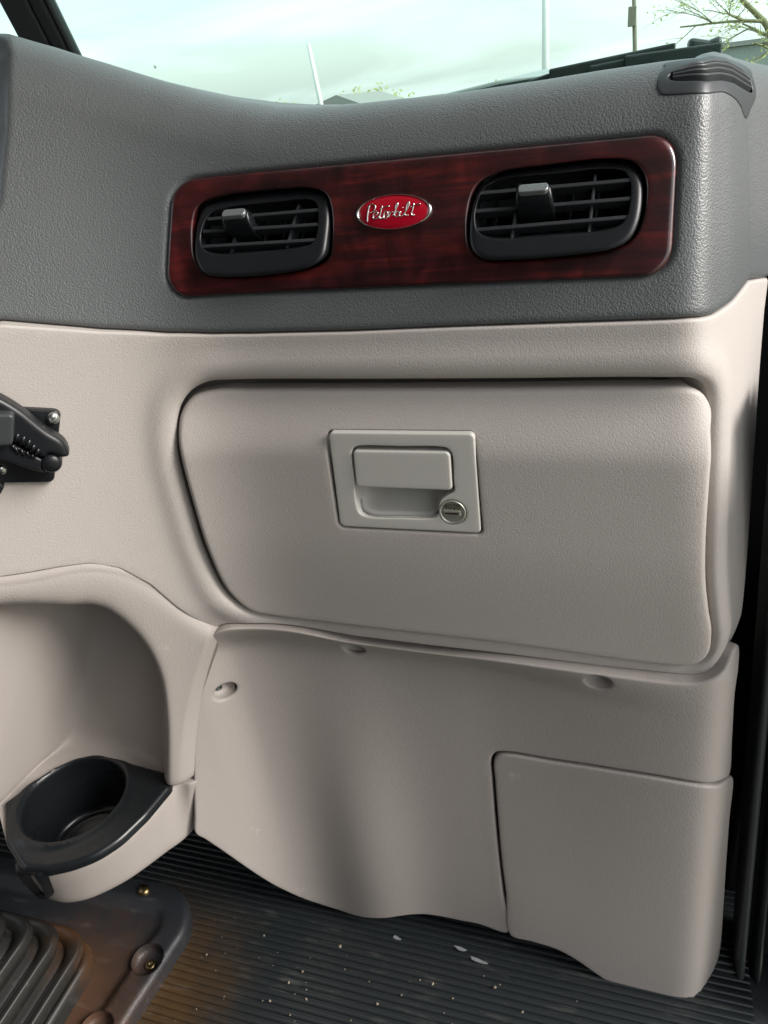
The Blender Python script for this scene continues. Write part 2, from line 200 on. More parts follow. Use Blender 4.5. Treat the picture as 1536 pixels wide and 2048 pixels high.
# ------------------------------------------------------------------ materials
def mat(name, color, rough=.5, spec=.5, metal=0., coat=0., coat_rough=.05, bump=None, var=0., rvar=0., wear=None):
    m = bpy.data.materials.new(name); m.use_nodes = True; nt = m.node_tree; N = nt.nodes; K = nt.links.new
    p = N['Principled BSDF']
    p.inputs['Base Color'].default_value = (*color, 1); p.inputs['Roughness'].default_value = rough; p.inputs['Metallic'].default_value = metal
    p.inputs['Specular IOR Level'].default_value = spec; p.inputs['Coat Weight'].default_value = coat; p.inputs['Coat Roughness'].default_value = coat_rough
    tc = N.new('ShaderNodeTexCoord')
    if var or wear:
        n = N.new('ShaderNodeTexNoise'); n.inputs['Scale'].default_value = 9; n.inputs['Detail'].default_value = 8; n.inputs['Roughness'].default_value = .65
        K(tc.outputs['Object'], n.inputs['Vector'])
        mx = N.new('ShaderNodeMix'); mx.data_type = 'RGBA'
        mx.inputs['A'].default_value = (*[c * (1 - var) for c in color], 1); mx.inputs['B'].default_value = (*[min(1, c * (1 + var)) for c in color], 1)
        K(n.outputs['Fac'], mx.inputs['Factor']); col = mx.outputs['Result']
        if wear:                                                # (dust colour, amount, scale): pale specks and smears
            n2 = N.new('ShaderNodeTexNoise'); n2.inputs['Scale'].default_value = wear[2]; n2.inputs['Detail'].default_value = 10; n2.inputs['Roughness'].default_value = .75
            K(tc.outputs['Object'], n2.inputs['Vector'])
            r2 = N.new('ShaderNodeMapRange'); r2.inputs['From Min'].default_value = wear[3] if len(wear) > 3 else .62; r2.inputs['From Max'].default_value = r2.inputs['From Min'].default_value + .12; r2.inputs['To Max'].default_value = wear[1]
            K(n2.outputs['Fac'], r2.inputs['Value'])
            m2 = N.new('ShaderNodeMix'); m2.data_type = 'RGBA'; m2.inputs['B'].default_value = (*wear[0], 1)
            K(col, m2.inputs['A']); K(r2.outputs['Result'], m2.inputs['Factor']); col = m2.outputs['Result']
        K(col, p.inputs['Base Color'])
    if rvar:
        n3 = N.new('ShaderNodeTexNoise'); n3.inputs['Scale'].default_value = 30; n3.inputs['Detail'].default_value = 6
        K(tc.outputs['Object'], n3.inputs['Vector'])
        r3 = N.new('ShaderNodeMapRange'); r3.inputs['To Min'].default_value = rough - rvar; r3.inputs['To Max'].default_value = rough + rvar
        K(n3.outputs['Fac'], r3.inputs['Value']); K(r3.outputs['Result'], p.inputs['Roughness'])
    if bump:                                                     # moulded leather grain: (cells per metre, strength, height)
        sc, st, hgt = bump
        nd = N.new('ShaderNodeTexNoise'); nd.inputs['Scale'].default_value = sc * .5; nd.inputs['Detail'].default_value = 2
        va = N.new('ShaderNodeVectorMath'); va.operation = 'MULTIPLY_ADD'; va.inputs[1].default_value = (1.2 / sc,) * 3
        K(tc.outputs['Object'], nd.inputs['Vector']); K(nd.outputs['Color'], va.inputs[0]); K(tc.outputs['Object'], va.inputs[2])
        v = N.new('ShaderNodeTexVoronoi'); v.feature = 'SMOOTH_F1'; v.inputs['Scale'].default_value = sc; v.inputs['Smoothness'].default_value = .35
        K(va.outputs['Vector'], v.inputs['Vector'])
        b = N.new('ShaderNodeBump'); b.inputs['Strength'].default_value = st; b.inputs['Distance'].default_value = hgt; b.invert = True
        K(v.outputs['Distance'], b.inputs['Height']); K(b.outputs['Normal'], p.inputs['Normal'])
    return m
M = {}
M['pad'] = mat('charcoal grained vinyl', (.096, .103, .105), 0.40, .7, bump=(760, .55, .0005), var=.08)
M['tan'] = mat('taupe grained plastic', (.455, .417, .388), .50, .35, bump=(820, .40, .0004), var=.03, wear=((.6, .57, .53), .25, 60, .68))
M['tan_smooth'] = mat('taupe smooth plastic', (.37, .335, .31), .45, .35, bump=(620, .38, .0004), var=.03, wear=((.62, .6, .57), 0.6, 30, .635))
M['latch'] = mat('grey green plastic', (.53, .515, .475), .42, .4, bump=(1200, .1, .0002), var=.02)
M['black'] = mat('black satin plastic', (.009, .010, .012), .36, .42, bump=(1300, .12, .0002), var=.2, rvar=.06, wear=((.10, .10, .10), .22, 130, .66))
M['black_gloss'] = mat('black smooth plastic', (.008, .0095, .011), .27, .42, var=.2, rvar=.06)
M['void'] = mat('black inner duct', (.004, .004, .005), .7, .2)
M['grille'] = mat('charcoal smooth plastic', (.038, .042, .045), .40, .5, bump=(1200, .1, .0002), var=.1, wear=((.25, .25, .23), .3, 120, .64))
M['rubber'] = mat('black rubber seal', (.050, .058, .058), .45, .45, bump=(600, .3, .0005), var=.3, wear=((.16, .17, .16), .45, 28, .60))
M['chrome'] = mat('chrome', (.82, .82, .82), .12, .5, metal=1.)
M['brushed'] = mat('brushed silver', (.36, .39, .39), .28, .5, metal=.7, rvar=.1)
M['zinc'] = mat('zinc plated steel', (.66, .68, .64), .28, .5, metal=1., rvar=.1)
M['brass'] = mat('yellow zinc screw', (.30, .23, .12), .35, .5, metal=1.)
M['enamel'] = mat('red enamel', (.40, .004, .018), .18, .5, coat=1., coat_rough=.03)
M['lock'] = mat('nickel lock face', (.60, .60, .52), .40, .5, metal=.75, rvar=.08)
M['vane'] = mat('dark grey vent vane', (.030, .033, .037), .45, .45)
M['grit'] = mat('tan grit', (.24, .20, .15), .8, .2)
M['headliner'] = mat('pale grey headliner', (.45, .44, .42), .9, .1, var=.05)
M['dark_trim'] = mat('dark cab trim', (.035, .037, .04), .6, .4)
M['hood'] = mat('grey green hood paint', (.30, .34, .33), .4, .5, var=.08, wear=((.5, .52, .5), .4, 8, .55))
M['pole'] = mat('weathered pole wood', (.22, .21, .17), .8, .2, var=.2)
M['palepole'] = mat('pale galvanized pole', (.70, .74, .72), .6, .4, var=.1)
M['roof'] = mat('grey roof shingles', (.27, .28, .27), .9, .2, var=.15)
M['siding'] = mat('pale siding', (.55, .55, .50), .8, .2, var=.1)
M['bark'] = mat('grey green bark', (.26, .25, .15), .9, .2, var=.25)
M['ground'] = mat('gravel yard', (.20, .19, .15), .95, .1, var=.3, wear=((.10, .14, .05), .8, 3, .5))
M['flake'] = mat('chipped pale paint', (.22, .235, .245), .6, .3)
M['orange'] = mat('amber lens', (.8, .35, .03), .3, .5)

def wood_mat():
    m = bpy.data.materials.new('glossy burl wood grain'); m.use_nodes = True; nt = m.node_tree; N = nt.nodes; K = nt.links.new; p = N['Principled BSDF']
    tc = N.new('ShaderNodeTexCoord'); mp = N.new('ShaderNodeMapping'); mp.inputs['Scale'].default_value = (5, 5, 55); mp.inputs['Rotation'].default_value = (0, .03, 0)
    K(tc.outputs['Object'], mp.inputs['Vector'])
    n = N.new('ShaderNodeTexNoise'); n.inputs['Scale'].default_value = 2.2; n.inputs['Detail'].default_value = 9; n.inputs['Roughness'].default_value = .62; n.inputs['Distortion'].default_value = .5
    K(mp.outputs['Vector'], n.inputs['Vector'])
    r = N.new('ShaderNodeValToRGB'); e = r.color_ramp.elements
    e[0].position = .30; e[0].color = (.012, .003, .004, 1); e[1].position = .70; e[1].color = (.125, .014, .013, 1)
    q = e.new(.5); q.color = (.046, .006, .007, 1)
    K(n.outputs['Fac'], r.inputs['Fac'])
    mp2 = N.new('ShaderNodeMapping'); mp2.inputs['Scale'].default_value = (26, 26, 9); K(tc.outputs['Object'], mp2.inputs['Vector'])
    n2 = N.new('ShaderNodeTexNoise'); n2.inputs['Scale'].default_value = 1.3; n2.inputs['Detail'].default_value = 5; n2.inputs['Distortion'].default_value = 1.5; K(mp2.outputs['Vector'], n2.inputs['Vector'])
    r2 = N.new('ShaderNodeMapRange'); r2.inputs['From Min'].default_value = .3; r2.inputs['From Max'].default_value = .7; r2.inputs['To Min'].default_value = .35; r2.inputs['To Max'].default_value = 1.35; K(n2.outputs['Fac'], r2.inputs['Value'])
    mp3 = N.new('ShaderNodeMapping'); mp3.inputs['Scale'].default_value = (9, 9, 420); K(tc.outputs['Object'], mp3.inputs['Vector'])
    n3 = N.new('ShaderNodeTexNoise'); n3.inputs['Scale'].default_value = 2.; n3.inputs['Detail'].default_value = 6; K(mp3.outputs['Vector'], n3.inputs['Vector'])
    r3 = N.new('ShaderNodeMapRange'); r3.inputs['From Min'].default_value = .3; r3.inputs['From Max'].default_value = .6; r3.inputs['To Min'].default_value = .72; r3.inputs['To Max'].default_value = 1.1; K(n3.outputs['Fac'], r3.inputs['Value'])
    mu = N.new('ShaderNodeMath'); mu.operation = 'MULTIPLY'; K(r2.outputs['Result'], mu.inputs[0]); K(r3.outputs['Result'], mu.inputs[1])
    mx = N.new('ShaderNodeVectorMath'); mx.operation = 'SCALE'; K(r.outputs['Color'], mx.inputs[0]); K(mu.outputs['Value'], mx.inputs['Scale'])
    K(mx.outputs['Vector'], p.inputs['Base Color'])
    p.inputs['Roughness'].default_value = .35; p.inputs['Coat Weight'].default_value = 1.; p.inputs['Coat Roughness'].default_value = .04
    return m
M['wood'] = wood_mat()
def glass_mat():
    m = bpy.data.materials.new('green tinted glass'); m.use_nodes = True; nt = m.node_tree; N = nt.nodes; K = nt.links.new; N.remove(N['Principled BSDF'])
    t = N.new('ShaderNodeBsdfTransparent'); t.inputs['Color'].default_value = (.87, .98, .935, 1)
    g = N.new('ShaderNodeBsdfGlossy'); g.inputs['Roughness'].default_value = .02
    f = N.new('ShaderNodeFresnel'); f.inputs['IOR'].default_value = 1.35
    x = N.new('ShaderNodeMixShader'); K(f.outputs['Fac'], x.inputs['Fac']); K(t.outputs['BSDF'], x.inputs[1]); K(g.outputs['BSDF'], x.inputs[2])
    d = N.new('ShaderNodeBsdfDiffuse'); d.inputs['Color'].default_value = (.3, .3, .27, 1)
    tc = N.new('ShaderNodeTexCoord'); v = N.new('ShaderNodeTexVoronoi'); v.inputs['Scale'].default_value = 26; K(tc.outputs['Object'], v.inputs['Vector'])
    lt = N.new('ShaderNodeMath'); lt.operation = 'LESS_THAN'; lt.inputs[1].default_value = .05; K(v.outputs['Distance'], lt.inputs[0])
    hs = N.new('ShaderNodeSeparateColor'); K(v.outputs['Color'], hs.inputs['Color']); gt = N.new('ShaderNodeMath'); gt.operation = 'GREATER_THAN'; gt.inputs[1].default_value = .62; K(hs.outputs['Red'], gt.inputs[0])
    mm = N.new('ShaderNodeMath'); mm.operation = 'MULTIPLY'; K(lt.outputs['Value'], mm.inputs[0]); K(gt.outputs['Value'], mm.inputs[1])
    m3 = N.new('ShaderNodeMath'); m3.operation = 'MULTIPLY'; m3.inputs[1].default_value = .6; K(mm.outputs['Value'], m3.inputs[0])
    y = N.new('ShaderNodeMixShader'); K(m3.outputs['Value'], y.inputs['Fac']); K(x.outputs['Shader'], y.inputs[1]); K(d.outputs['BSDF'], y.inputs[2])
    K(y.outputs['Shader'], N['Material Output'].inputs['Surface'])
    return m
M['glass'] = glass_mat()
def leaf_mat():
    m = bpy.data.materials.new('young yellow green leaf'); m.use_nodes = True; nt = m.node_tree; N = nt.nodes; K = nt.links.new; p = N['Principled BSDF']
    p.inputs['Base Color'].default_value = (.50, .55, .26, 1); p.inputs['Roughness'].default_value = .6
    t = N.new('ShaderNodeBsdfTranslucent'); t.inputs['Color'].default_value = (.62, .68, .28, 1)
    x = N.new('ShaderNodeMixShader'); x.inputs['Fac'].default_value = .55; K(p.outputs['BSDF'], x.inputs[1]); K(t.outputs['BSDF'], x.inputs[2]); K(x.outputs['Shader'], N['Material Output'].inputs['Surface'])
    return m
M['leaf'] = leaf_mat()
def glow_dust_mat(name, base, glow, cx, cy, r0, r1, rough=.45, bump=None):
    """dark moulding with orange light painted in, fading out from one spot, under a dust film"""
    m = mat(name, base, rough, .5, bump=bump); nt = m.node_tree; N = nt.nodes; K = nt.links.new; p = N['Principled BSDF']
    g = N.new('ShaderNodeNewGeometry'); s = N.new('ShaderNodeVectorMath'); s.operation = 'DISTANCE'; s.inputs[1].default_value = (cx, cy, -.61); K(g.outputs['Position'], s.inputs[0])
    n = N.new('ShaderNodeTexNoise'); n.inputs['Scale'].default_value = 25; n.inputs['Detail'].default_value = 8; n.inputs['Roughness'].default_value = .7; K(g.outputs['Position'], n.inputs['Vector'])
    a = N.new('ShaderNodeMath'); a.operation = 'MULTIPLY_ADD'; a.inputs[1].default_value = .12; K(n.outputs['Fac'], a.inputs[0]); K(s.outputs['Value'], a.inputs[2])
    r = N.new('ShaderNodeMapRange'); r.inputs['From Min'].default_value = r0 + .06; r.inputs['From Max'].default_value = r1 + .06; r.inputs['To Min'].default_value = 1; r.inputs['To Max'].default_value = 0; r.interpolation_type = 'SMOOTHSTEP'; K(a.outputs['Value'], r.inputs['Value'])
    x = N.new('ShaderNodeMix'); x.data_type = 'RGBA'; x.inputs['A'].default_value = (*base, 1); x.inputs['B'].default_value = (*glow, 1); K(r.outputs['Result'], x.inputs['Factor']); col = x.outputs['Result']
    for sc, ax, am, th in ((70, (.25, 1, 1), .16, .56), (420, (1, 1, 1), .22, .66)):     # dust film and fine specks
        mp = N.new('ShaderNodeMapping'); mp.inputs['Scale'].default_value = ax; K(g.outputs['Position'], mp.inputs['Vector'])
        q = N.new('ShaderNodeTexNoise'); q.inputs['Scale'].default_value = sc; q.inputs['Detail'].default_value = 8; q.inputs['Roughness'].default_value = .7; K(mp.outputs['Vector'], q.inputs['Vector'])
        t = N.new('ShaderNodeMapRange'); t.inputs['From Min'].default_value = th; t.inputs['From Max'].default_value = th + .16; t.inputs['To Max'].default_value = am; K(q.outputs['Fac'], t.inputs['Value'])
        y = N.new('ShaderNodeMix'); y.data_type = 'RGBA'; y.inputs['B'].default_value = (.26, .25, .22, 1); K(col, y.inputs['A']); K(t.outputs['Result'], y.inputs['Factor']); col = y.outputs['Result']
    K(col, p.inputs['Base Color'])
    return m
M['plate'] = glow_dust_mat('dusty black floor moulding', (.016, .018, .022), (.085, .042, .022), -.44, -.19, .02, .15, .5, (500, .35, .0006))  # orange light around the boot is painted into the colour
M['boot'] = glow_dust_mat('dusty grey rubber with painted orange light', (.017, .017, .016), (.085, .036, .012), -.46, -.12, .0, .09, .38)  # orange glow on the folds is part of the rubber colour
M['floor'] = glow_dust_mat('ribbed black floor rubber', (.020, .024, .026), (.075, .043, .018), -.36, -.14, 0.02, .17, .30)  # warm patch beside the moulding is light painted into the colour

# ------------------------------------------------------------------ builders
LOC = {}
def link(o): SC.collection.objects.link(o); return o
def tag(o, label=None, cat=None, group=None, kind=None):
    if label: o['label'] = label
    if cat: o['category'] = cat
    if group: o['group'] = group
    if kind: o['kind'] = kind
    return o
def thing(name, loc, label, cat, group=None):
    o = link(bpy.data.objects.new(name, None)); o.location = loc; o.empty_display_size = .02; LOC[o.name] = np.array(loc, float)
    return tag(o, label, cat, group)
def mesh(name, V, Fc, m, parent=None, smooth=True, loc=None):
    V = np.asarray(V, float)
    if parent is not None: o0 = LOC[parent.name]
    else: o0 = np.array(loc if loc is not None else (V.min(0) + V.max(0)) * [.5, .5, 0] + [0, 0, V[:, 2].min()])
    me = bpy.data.meshes.new(name); me.from_pydata((V - o0).tolist(), [], [list(map(int, f)) for f in Fc]); me.update()
    if smooth: me.polygons.foreach_set('use_smooth', [True] * len(me.polygons))
    if m: me.materials.append(m)
    o = link(bpy.data.objects.new(name, me)); LOC[o.name] = o0
    if parent is not None: o.parent = parent
    else: o.location = o0
    return o
class MB:
    def __init__(s): s.V = []; s.F = []
    def add(s, V, Fc):
        n = len(s.V); s.V += [tuple(v) for v in np.asarray(V, float)]; s.F += [[i + n for i in f] for f in Fc]; return s
    def build(s, name, m, parent=None, smooth=True, loc=None): return mesh(name, s.V, s.F, m, parent, smooth, loc)
def grid(P):
    n, k = P.shape[:2]; idx = np.arange(n * k).reshape(n, k)
    Fc = np.stack([idx[:-1, :-1], idx[1:, :-1], idx[1:, 1:], idx[:-1, 1:]], -1).reshape(-1, 4)
    return P.reshape(-1, 3), Fc
def bevel(o, w=.0008, seg=2, ang=35):
    b = o.modifiers.new('bevel', 'BEVEL'); b.width = w; b.segments = seg; b.limit_method = 'ANGLE'; b.angle_limit = math.radians(ang); b.harden_normals = False
    return o
def box_v(c, ax, ay, az):
    c, ax, ay, az = map(lambda q: np.array(q, float), (c, ax, ay, az))
    V = [c + sx * ax + sy * ay + sz * az for sx in (-1, 1) for sy in (-1, 1) for sz in (-1, 1)]
    Fc = [(0, 1, 3, 2), (4, 6, 7, 5), (0, 4, 5, 1), (2, 3, 7, 6), (0, 2, 6, 4), (1, 5, 7, 3)]
    if np.dot(np.cross(ax, ay), az) < 0: Fc = [f[::-1] for f in Fc]
    return V, Fc
def bar(p0, p1, depth, up):                       # a slat from p0 to p1; depth and up are half extents
    p0, p1 = np.array(p0, float), np.array(p1, float)
    return box_v((p0 + p1) / 2, (p1 - p0) / 2, depth, up)
def tube_v(pts, r, seg=8, cap=True):
    pts = np.array(pts, float); n = len(pts); r = np.zeros(n) + r
    V = []; Fc = []; t = np.gradient(pts, axis=0); t /= np.linalg.norm(t, axis=1)[:, None] + 1e-12
    a = np.cross(t[0], [0, 0, 1]);
    if np.linalg.norm(a) < .1: a = np.cross(t[0], [1, 0, 0])
    for i in range(n):
        a = a - t[i] * (a @ t[i]); a /= np.linalg.norm(a); b = np.cross(t[i], a)
        for k in range(seg):
            w = 2 * math.pi * k / seg; V.append(pts[i] + r[i] * (math.cos(w) * a + math.sin(w) * b))
    for i in range(n - 1):
        for k in range(seg):
            k2 = (k + 1) % seg; Fc.append((i * seg + k, i * seg + k2, (i + 1) * seg + k2, (i + 1) * seg + k))
    if cap: Fc.append(tuple(range(seg))[::-1]); Fc.append(tuple((n - 1) * seg + k for k in range(seg)))
    return V, Fc
def spline(P, n=12, closed=False):
    P = np.array(P, float); m = len(P); out = []
    rng = m if closed else m - 1
    for i in range(rng):
        if closed: a, b, c, d = P[(i - 1) % m], P[i], P[(i + 1) % m], P[(i + 2) % m]
        else: a, b, c, d = P[max(i - 1, 0)], P[i], P[i + 1], P[min(i + 2, m - 1)]
        l1, l2, l3 = [max(np.linalg.norm(q) ** .5, 1e-6) for q in (b - a, c - b, d - c)]
        m1 = (c - b) + l2 * ((b - a) / l1 - (c - a) / (l1 + l2)); m2 = (c - b) + l2 * ((d - c) / l3 - (d - b) / (l2 + l3))
        if not closed and i == 0: m1 = c - b
        if not closed and i == m - 2: m2 = c - b
        for k in range(n):
            t = k / n; out.append(b * (2 * t ** 3 - 3 * t * t + 1) + m1 * (t ** 3 - 2 * t * t + t) + c * (-2 * t ** 3 + 3 * t * t) + m2 * (t ** 3 - t * t))
    if not closed: out.append(P[-1])
    return np.array(out)
def resample(P, h, closed=True):
    Q = np.vstack([P, P[:1]]) if closed else P
    s = np.r_[0, np.cumsum(np.linalg.norm(np.diff(Q, axis=0), axis=1))]; n = max(8, int(round(s[-1] / h)))
    t = np.linspace(0, s[-1], n + 1)[:-1] if closed else np.linspace(0, s[-1], n + 1)
    return np.stack([np.interp(t, s, Q[:, k]) for k in range(Q.shape[1])], 1)
def ccw(P):
    P = np.array(P, float); x, y = P[:, 0], P[:, 1]
    return P if np.sum(x * np.roll(y, -1) - np.roll(x, -1) * y) > 0 else P[::-1]
def rpoly(pts):                                     # corners (x, y, radius in mm) -> rounded outline
    pts = [tuple(p) for p in pts]; n = len(pts); out = []
    for i in range(n):
        a, b, c = (np.array(pts[(i + k) % n][:2], float) for k in (-1, 0, 1)); r = pts[i][2] / 1000.
        u, v = a - b, c - b; lu, lv = np.linalg.norm(u), np.linalg.norm(v); u /= lu; v /= lv
        ang = math.acos(np.clip(u @ v, -1, 1)); t = min(r / math.tan(ang / 2), lu * .49, lv * .49); r = t * math.tan(ang / 2)
        if r < 1e-5 or ang > 3.1: out.append(b); continue
        p0, p1 = b + u * t, b + v * t; bis = (u + v) / np.linalg.norm(u + v); o = b + bis * r / math.sin(ang / 2)
        a0 = math.atan2(*(p0 - o)[::-1]); a1 = math.atan2(*(p1 - o)[::-1]); da = (a1 - a0 + math.pi) % (2 * math.pi) - math.pi
        for k in range(9): w = a0 + da * k / 8; out.append(o + r * np.array((math.cos(w), math.sin(w))))
    return np.array(out)
def pdist(Q, P):                                     # distance from points Q to closed polyline P
    A = P; B = np.roll(P, -1, 0); d = np.full(len(Q), 1e9); AB = B - A; L2 = (AB ** 2).sum(1) + 1e-18
    for i in range(0, len(Q), 2000):
        q = Q[i:i + 2000, None, :] - A[None]; t = np.clip((q * AB).sum(-1) / L2, 0, 1)
        d[i:i + 2000] = np.sqrt(((q - t[..., None] * AB) ** 2).sum(-1)).min(1)
    return d
def inside(Q, P):
    x, y = Q[:, 0], Q[:, 1]; c = np.zeros(len(Q), bool); j = len(P) - 1
    for i in range(len(P)):
        xi, yi, xj, yj = P[i, 0], P[i, 1], P[j, 0], P[j, 1]
        k = (yi > y) != (yj > y)
        c ^= k & (x < (xj - xi) * (y - yi) / (yj - yi + 1e-30) + xi); j = i
    return c
def sheet_v(outer, holes, fm, depth, g=.004, h=.002, r=.002, hr=None, back=.008, hback=None, steps=5):
    """a moulded panel: outline with holes, rolled edges and a wall behind every edge"""
    hr = r if hr is None else hr; hback = back if hback is None else hback
    cons = [(resample(ccw(outer), h), 1, r, back)] + [(resample(ccw(q), h), -1, hr, hback) for q in holes]
    pts = []; edges = []; base = []
    lim = []
    for P, sg, rr, _ in cons:
        n = len(P); T = np.roll(P, -1, 0) - np.roll(P, 1, 0); T /= np.linalg.norm(T, axis=1)[:, None] + 1e-12
        Nn = np.stack([-T[:, 1], T[:, 0]], 1) * sg
        offs = [0.] + ([rr * (1 - math.cos(math.pi / 2 * k / steps)) for k in range(1, steps + 1)] if rr > 0 else [])
        base.append(len(pts)); lim.append(offs[-1])
        for k, of in enumerate(offs):
            Q = P + Nn * of
            if k and (k == len(offs) - 1 or True):
                ok = pdist(Q, P) > of * .85
            else: ok = np.ones(n, bool)
            i0 = len(pts)
            if k == 0: pts += [tuple(p) for p in Q]; edges += [(i0 + i, i0 + (i + 1) % n) for i in range(n)]
            else: pts += [tuple(p) for p in Q[ok]]
    lo, hi = cons[0][0].min(0), cons[0][0].max(0)
    X, Y = np.meshgrid(np.arange(lo[0] + g / 2, hi[0], g), np.arange(lo[1] + g / 2, hi[1], g)); X[1::2] += g / 2
    Q = np.stack([X.ravel(), Y.ravel()], 1)
    k = inside(Q, cons[0][0])
    for P, *_ in cons[1:]: k &= ~inside(Q, P)
    Q = Q[k]
    for (P, sg, rr, _), l in zip(cons, lim): Q = Q[pdist(Q, P) > l + g * .35]
    pts += [tuple(p) for p in Q]
    ov, oe, of, orv, _, _ = delaunay_2d_cdt([Vector(p) for p in pts], edges, [], 0, 1e-7, True)
    V2 = np.array([tuple(v) for v in ov]); tri = np.array([list(f) for f in of])
    cen = V2[tri].mean(1); keep = inside(cen, cons[0][0])
    for P, *_ in cons[1:]: keep &= ~inside(cen, P)
    tri = tri[keep]
    e1 = V2[tri[:, 1]] - V2[tri[:, 0]]; e2 = V2[tri[:, 2]] - V2[tri[:, 0]]; ar = e1[:, 0] * e2[:, 1] - e1[:, 1] * e2[:, 0]
    tri[ar < 0] = tri[ar < 0][:, ::-1]; tri = tri[np.abs(ar) > 1e-12]
    roll = np.zeros(len(V2)); dh = np.full(len(V2), 1e3)
    for ci, (P, sg, rr, _) in enumerate(cons):
        d = pdist(V2, P)
        if rr > 0: q = np.clip(1 - d / rr, 0, 1); roll = np.maximum(roll, rr - np.sqrt(np.maximum(rr * rr - (rr * q) ** 2, 0)))
        if ci: dh = np.minimum(dh, d)
    try: dd = depth(V2[:, 0], V2[:, 1], dh)
    except TypeError: dd = depth(V2[:, 0], V2[:, 1])
    dd = dd + np.zeros(len(V2)) + roll
    V3 = fm(V2[:, 0], V2[:, 1], dd)
    inv = {}
    for o_, lst in enumerate(orv):
        for q in lst: inv[q] = o_
    Vx = [V3]; Fx = [tuple(t) for t in tri]; n0 = len(V3)
    for (P, sg, rr, bk), b0 in zip(cons, base):
        if not bk: continue
        ids = [inv[b0 + i] for i in range(len(P))]; nn = len(ids)
        W = fm(V2[ids, 0], V2[ids, 1], dd[ids] + bk); W0 = fm(V2[ids, 0], V2[ids, 1], dd[ids])
        Vx += [W0, W]
        for i in range(nn):
            j = (i + 1) % nn; f = (n0 + j, n0 + i, n0 + nn + i, n0 + nn + j)
            Fx.append(f if sg > 0 else f[::-1])
        n0 += 2 * nn
    return np.vstack(Vx), Fx
def sheet(name, outer, holes, fm, depth, m, parent=None, **k):
    V, Fc = sheet_v(outer, holes, fm, depth, **k); return mesh(name, V, Fc, m, parent)
def scl(P, f, c=None):
    P = np.array(P, float); c = P.mean(0) if c is None else np.array(c); return c + (P - c) * f
def offset(P, d):
    P = resample(ccw(P), .002); T = np.roll(P, -1, 0) - np.roll(P, 1, 0); T /= np.linalg.norm(T, axis=1)[:, None]
    return P + np.stack([T[:, 1], -T[:, 0]], 1) * d
def a2(k, c=2): return np.array([p[:c] for p in C[k]], float)
def disc_v(c, ax, ay, nrm, prof, seg=28):            # lathe: prof = [(radius factor, height)], elliptical axes ax, ay
    c, ax, ay, nrm = (np.array(q, float) for q in (c, ax, ay, nrm)); V = []; Fc = []
    for rr, hh in prof:
        for k in range(seg): w = 2 * math.pi * k / seg; V.append(c + rr * (math.cos(w) * ax + math.sin(w) * ay) + nrm * hh)
    for i in range(len(prof) - 1):
        for k in range(seg): k2 = (k + 1) % seg; Fc.append((i * seg + k, i * seg + k2, (i + 1) * seg + k2, (i + 1) * seg + k))
    Fc.append(tuple((len(prof) - 1) * seg + k for k in range(seg)))
    return V, Fc
def frame_at(mp, u, z):
    e = 1e-3; p = mp(np.array([u]), np.array([z]))[0]; a = mp(np.array([u + e]), np.array([z]))[0] - p; b = mp(np.array([u]), np.array([z + e]))[0] - p
    a /= np.linalg.norm(a); n = np.cross(a, b); n /= np.linalg.norm(n); b = np.cross(n, a); return p, a, b, n

# ------------------------------------------------------------------ dashboard body
dash = thing('dashboard', (0, .05, -.2), 'truck dashboard with charcoal grained top pad over a taupe lower panel', 'dashboard')
u1 = C['padend'][0][0]; u2 = C['capend'][0][0] + .06
trim_out = rpoly(C['trim'])
DVIN = offset(spline(a2('dvin'), 8, True) * (1, .1), .0015) * (1, 10.)
VOUT = [spline(a2('vent%d' % i), 10, True) for i in (1, 2)]
def pad_grid(us, off):
    sv = np.r_[np.linspace(0, 1, 70), np.linspace(1, 2, 30)[1:], np.linspace(2, 3, 26)[1:]]
    U, S = np.meshgrid(us, sv, indexing='ij')
    zt, zs = padtop(U), padseam(U)
    d, z, b = padprof(zt, zs, S)
    # recess that seats the wood trim
    Q = np.stack([U.ravel(), z.ravel()], 1); k = S.ravel() <= 1.3; dist = np.full(len(Q), 1.)
    dist[k] = pdist(Q[k], resample(trim_out, .003)); ins = np.zeros(len(Q), bool); ins[k] = inside(Q[k], trim_out)
    sd = np.where(ins, -dist, dist).reshape(U.shape); d = d + .0045 * sst((.0035 - sd) / .006)
    for vo_ in VOUT:
        b_ = offset(vo_, .004); iv = np.zeros(len(Q), bool); iv[k] = inside(Q[k], b_); d = d + .07 * iv.reshape(U.shape)
    d = d + .040 * inside(np.stack([U.ravel(), S.ravel()], 1), DVIN).reshape(U.shape)
    # pad turns away at its end towards the centre console
    pl_ = np.array(C['padleft']); xe = np.where(z > pl_[-1, 1], np.interp(z, pl_[::-1, 1], pl_[::-1, 0]), pl_[-1, 0] + (z - pl_[-1, 1]) * .75)
    d = d + np.clip(xe - U, 0, 1) ** 1.3 * 12
    # rolled lower edge
    e = np.clip(z - zs, 0, .006) / .006; d = d + .004 * (1 - np.sqrt(1 - (1 - e) ** 2)) * (S < .5)
    d = d + off
    P = pmap3(U, z, d, b)
    tuck = P[:, :1] + (fmap(U[:, :1], z[:, :1] - .002, d[:, :1] + .02) - P[:, :1])
    return np.concatenate([tuck, P], 1)
us = np.r_[np.linspace(-.52, -.30, 40)[:-1], np.linspace(-.30, u1, 250)]
P = pad_grid(us, 0.)
endcap = pad_grid(np.array([u1]), .012)
P = np.concatenate([P, endcap], 0)
V, Fc = grid(P); mesh('top_pad', V, Fc, M['pad'], dash)
P = pad_grid(np.linspace(u1 - .01, u2, 30), .004); P = np.concatenate([P, pad_grid(np.array([u2]), .04)], 0)
V, Fc = grid(P); mesh('side_cap', V, Fc, M['pad'], dash)
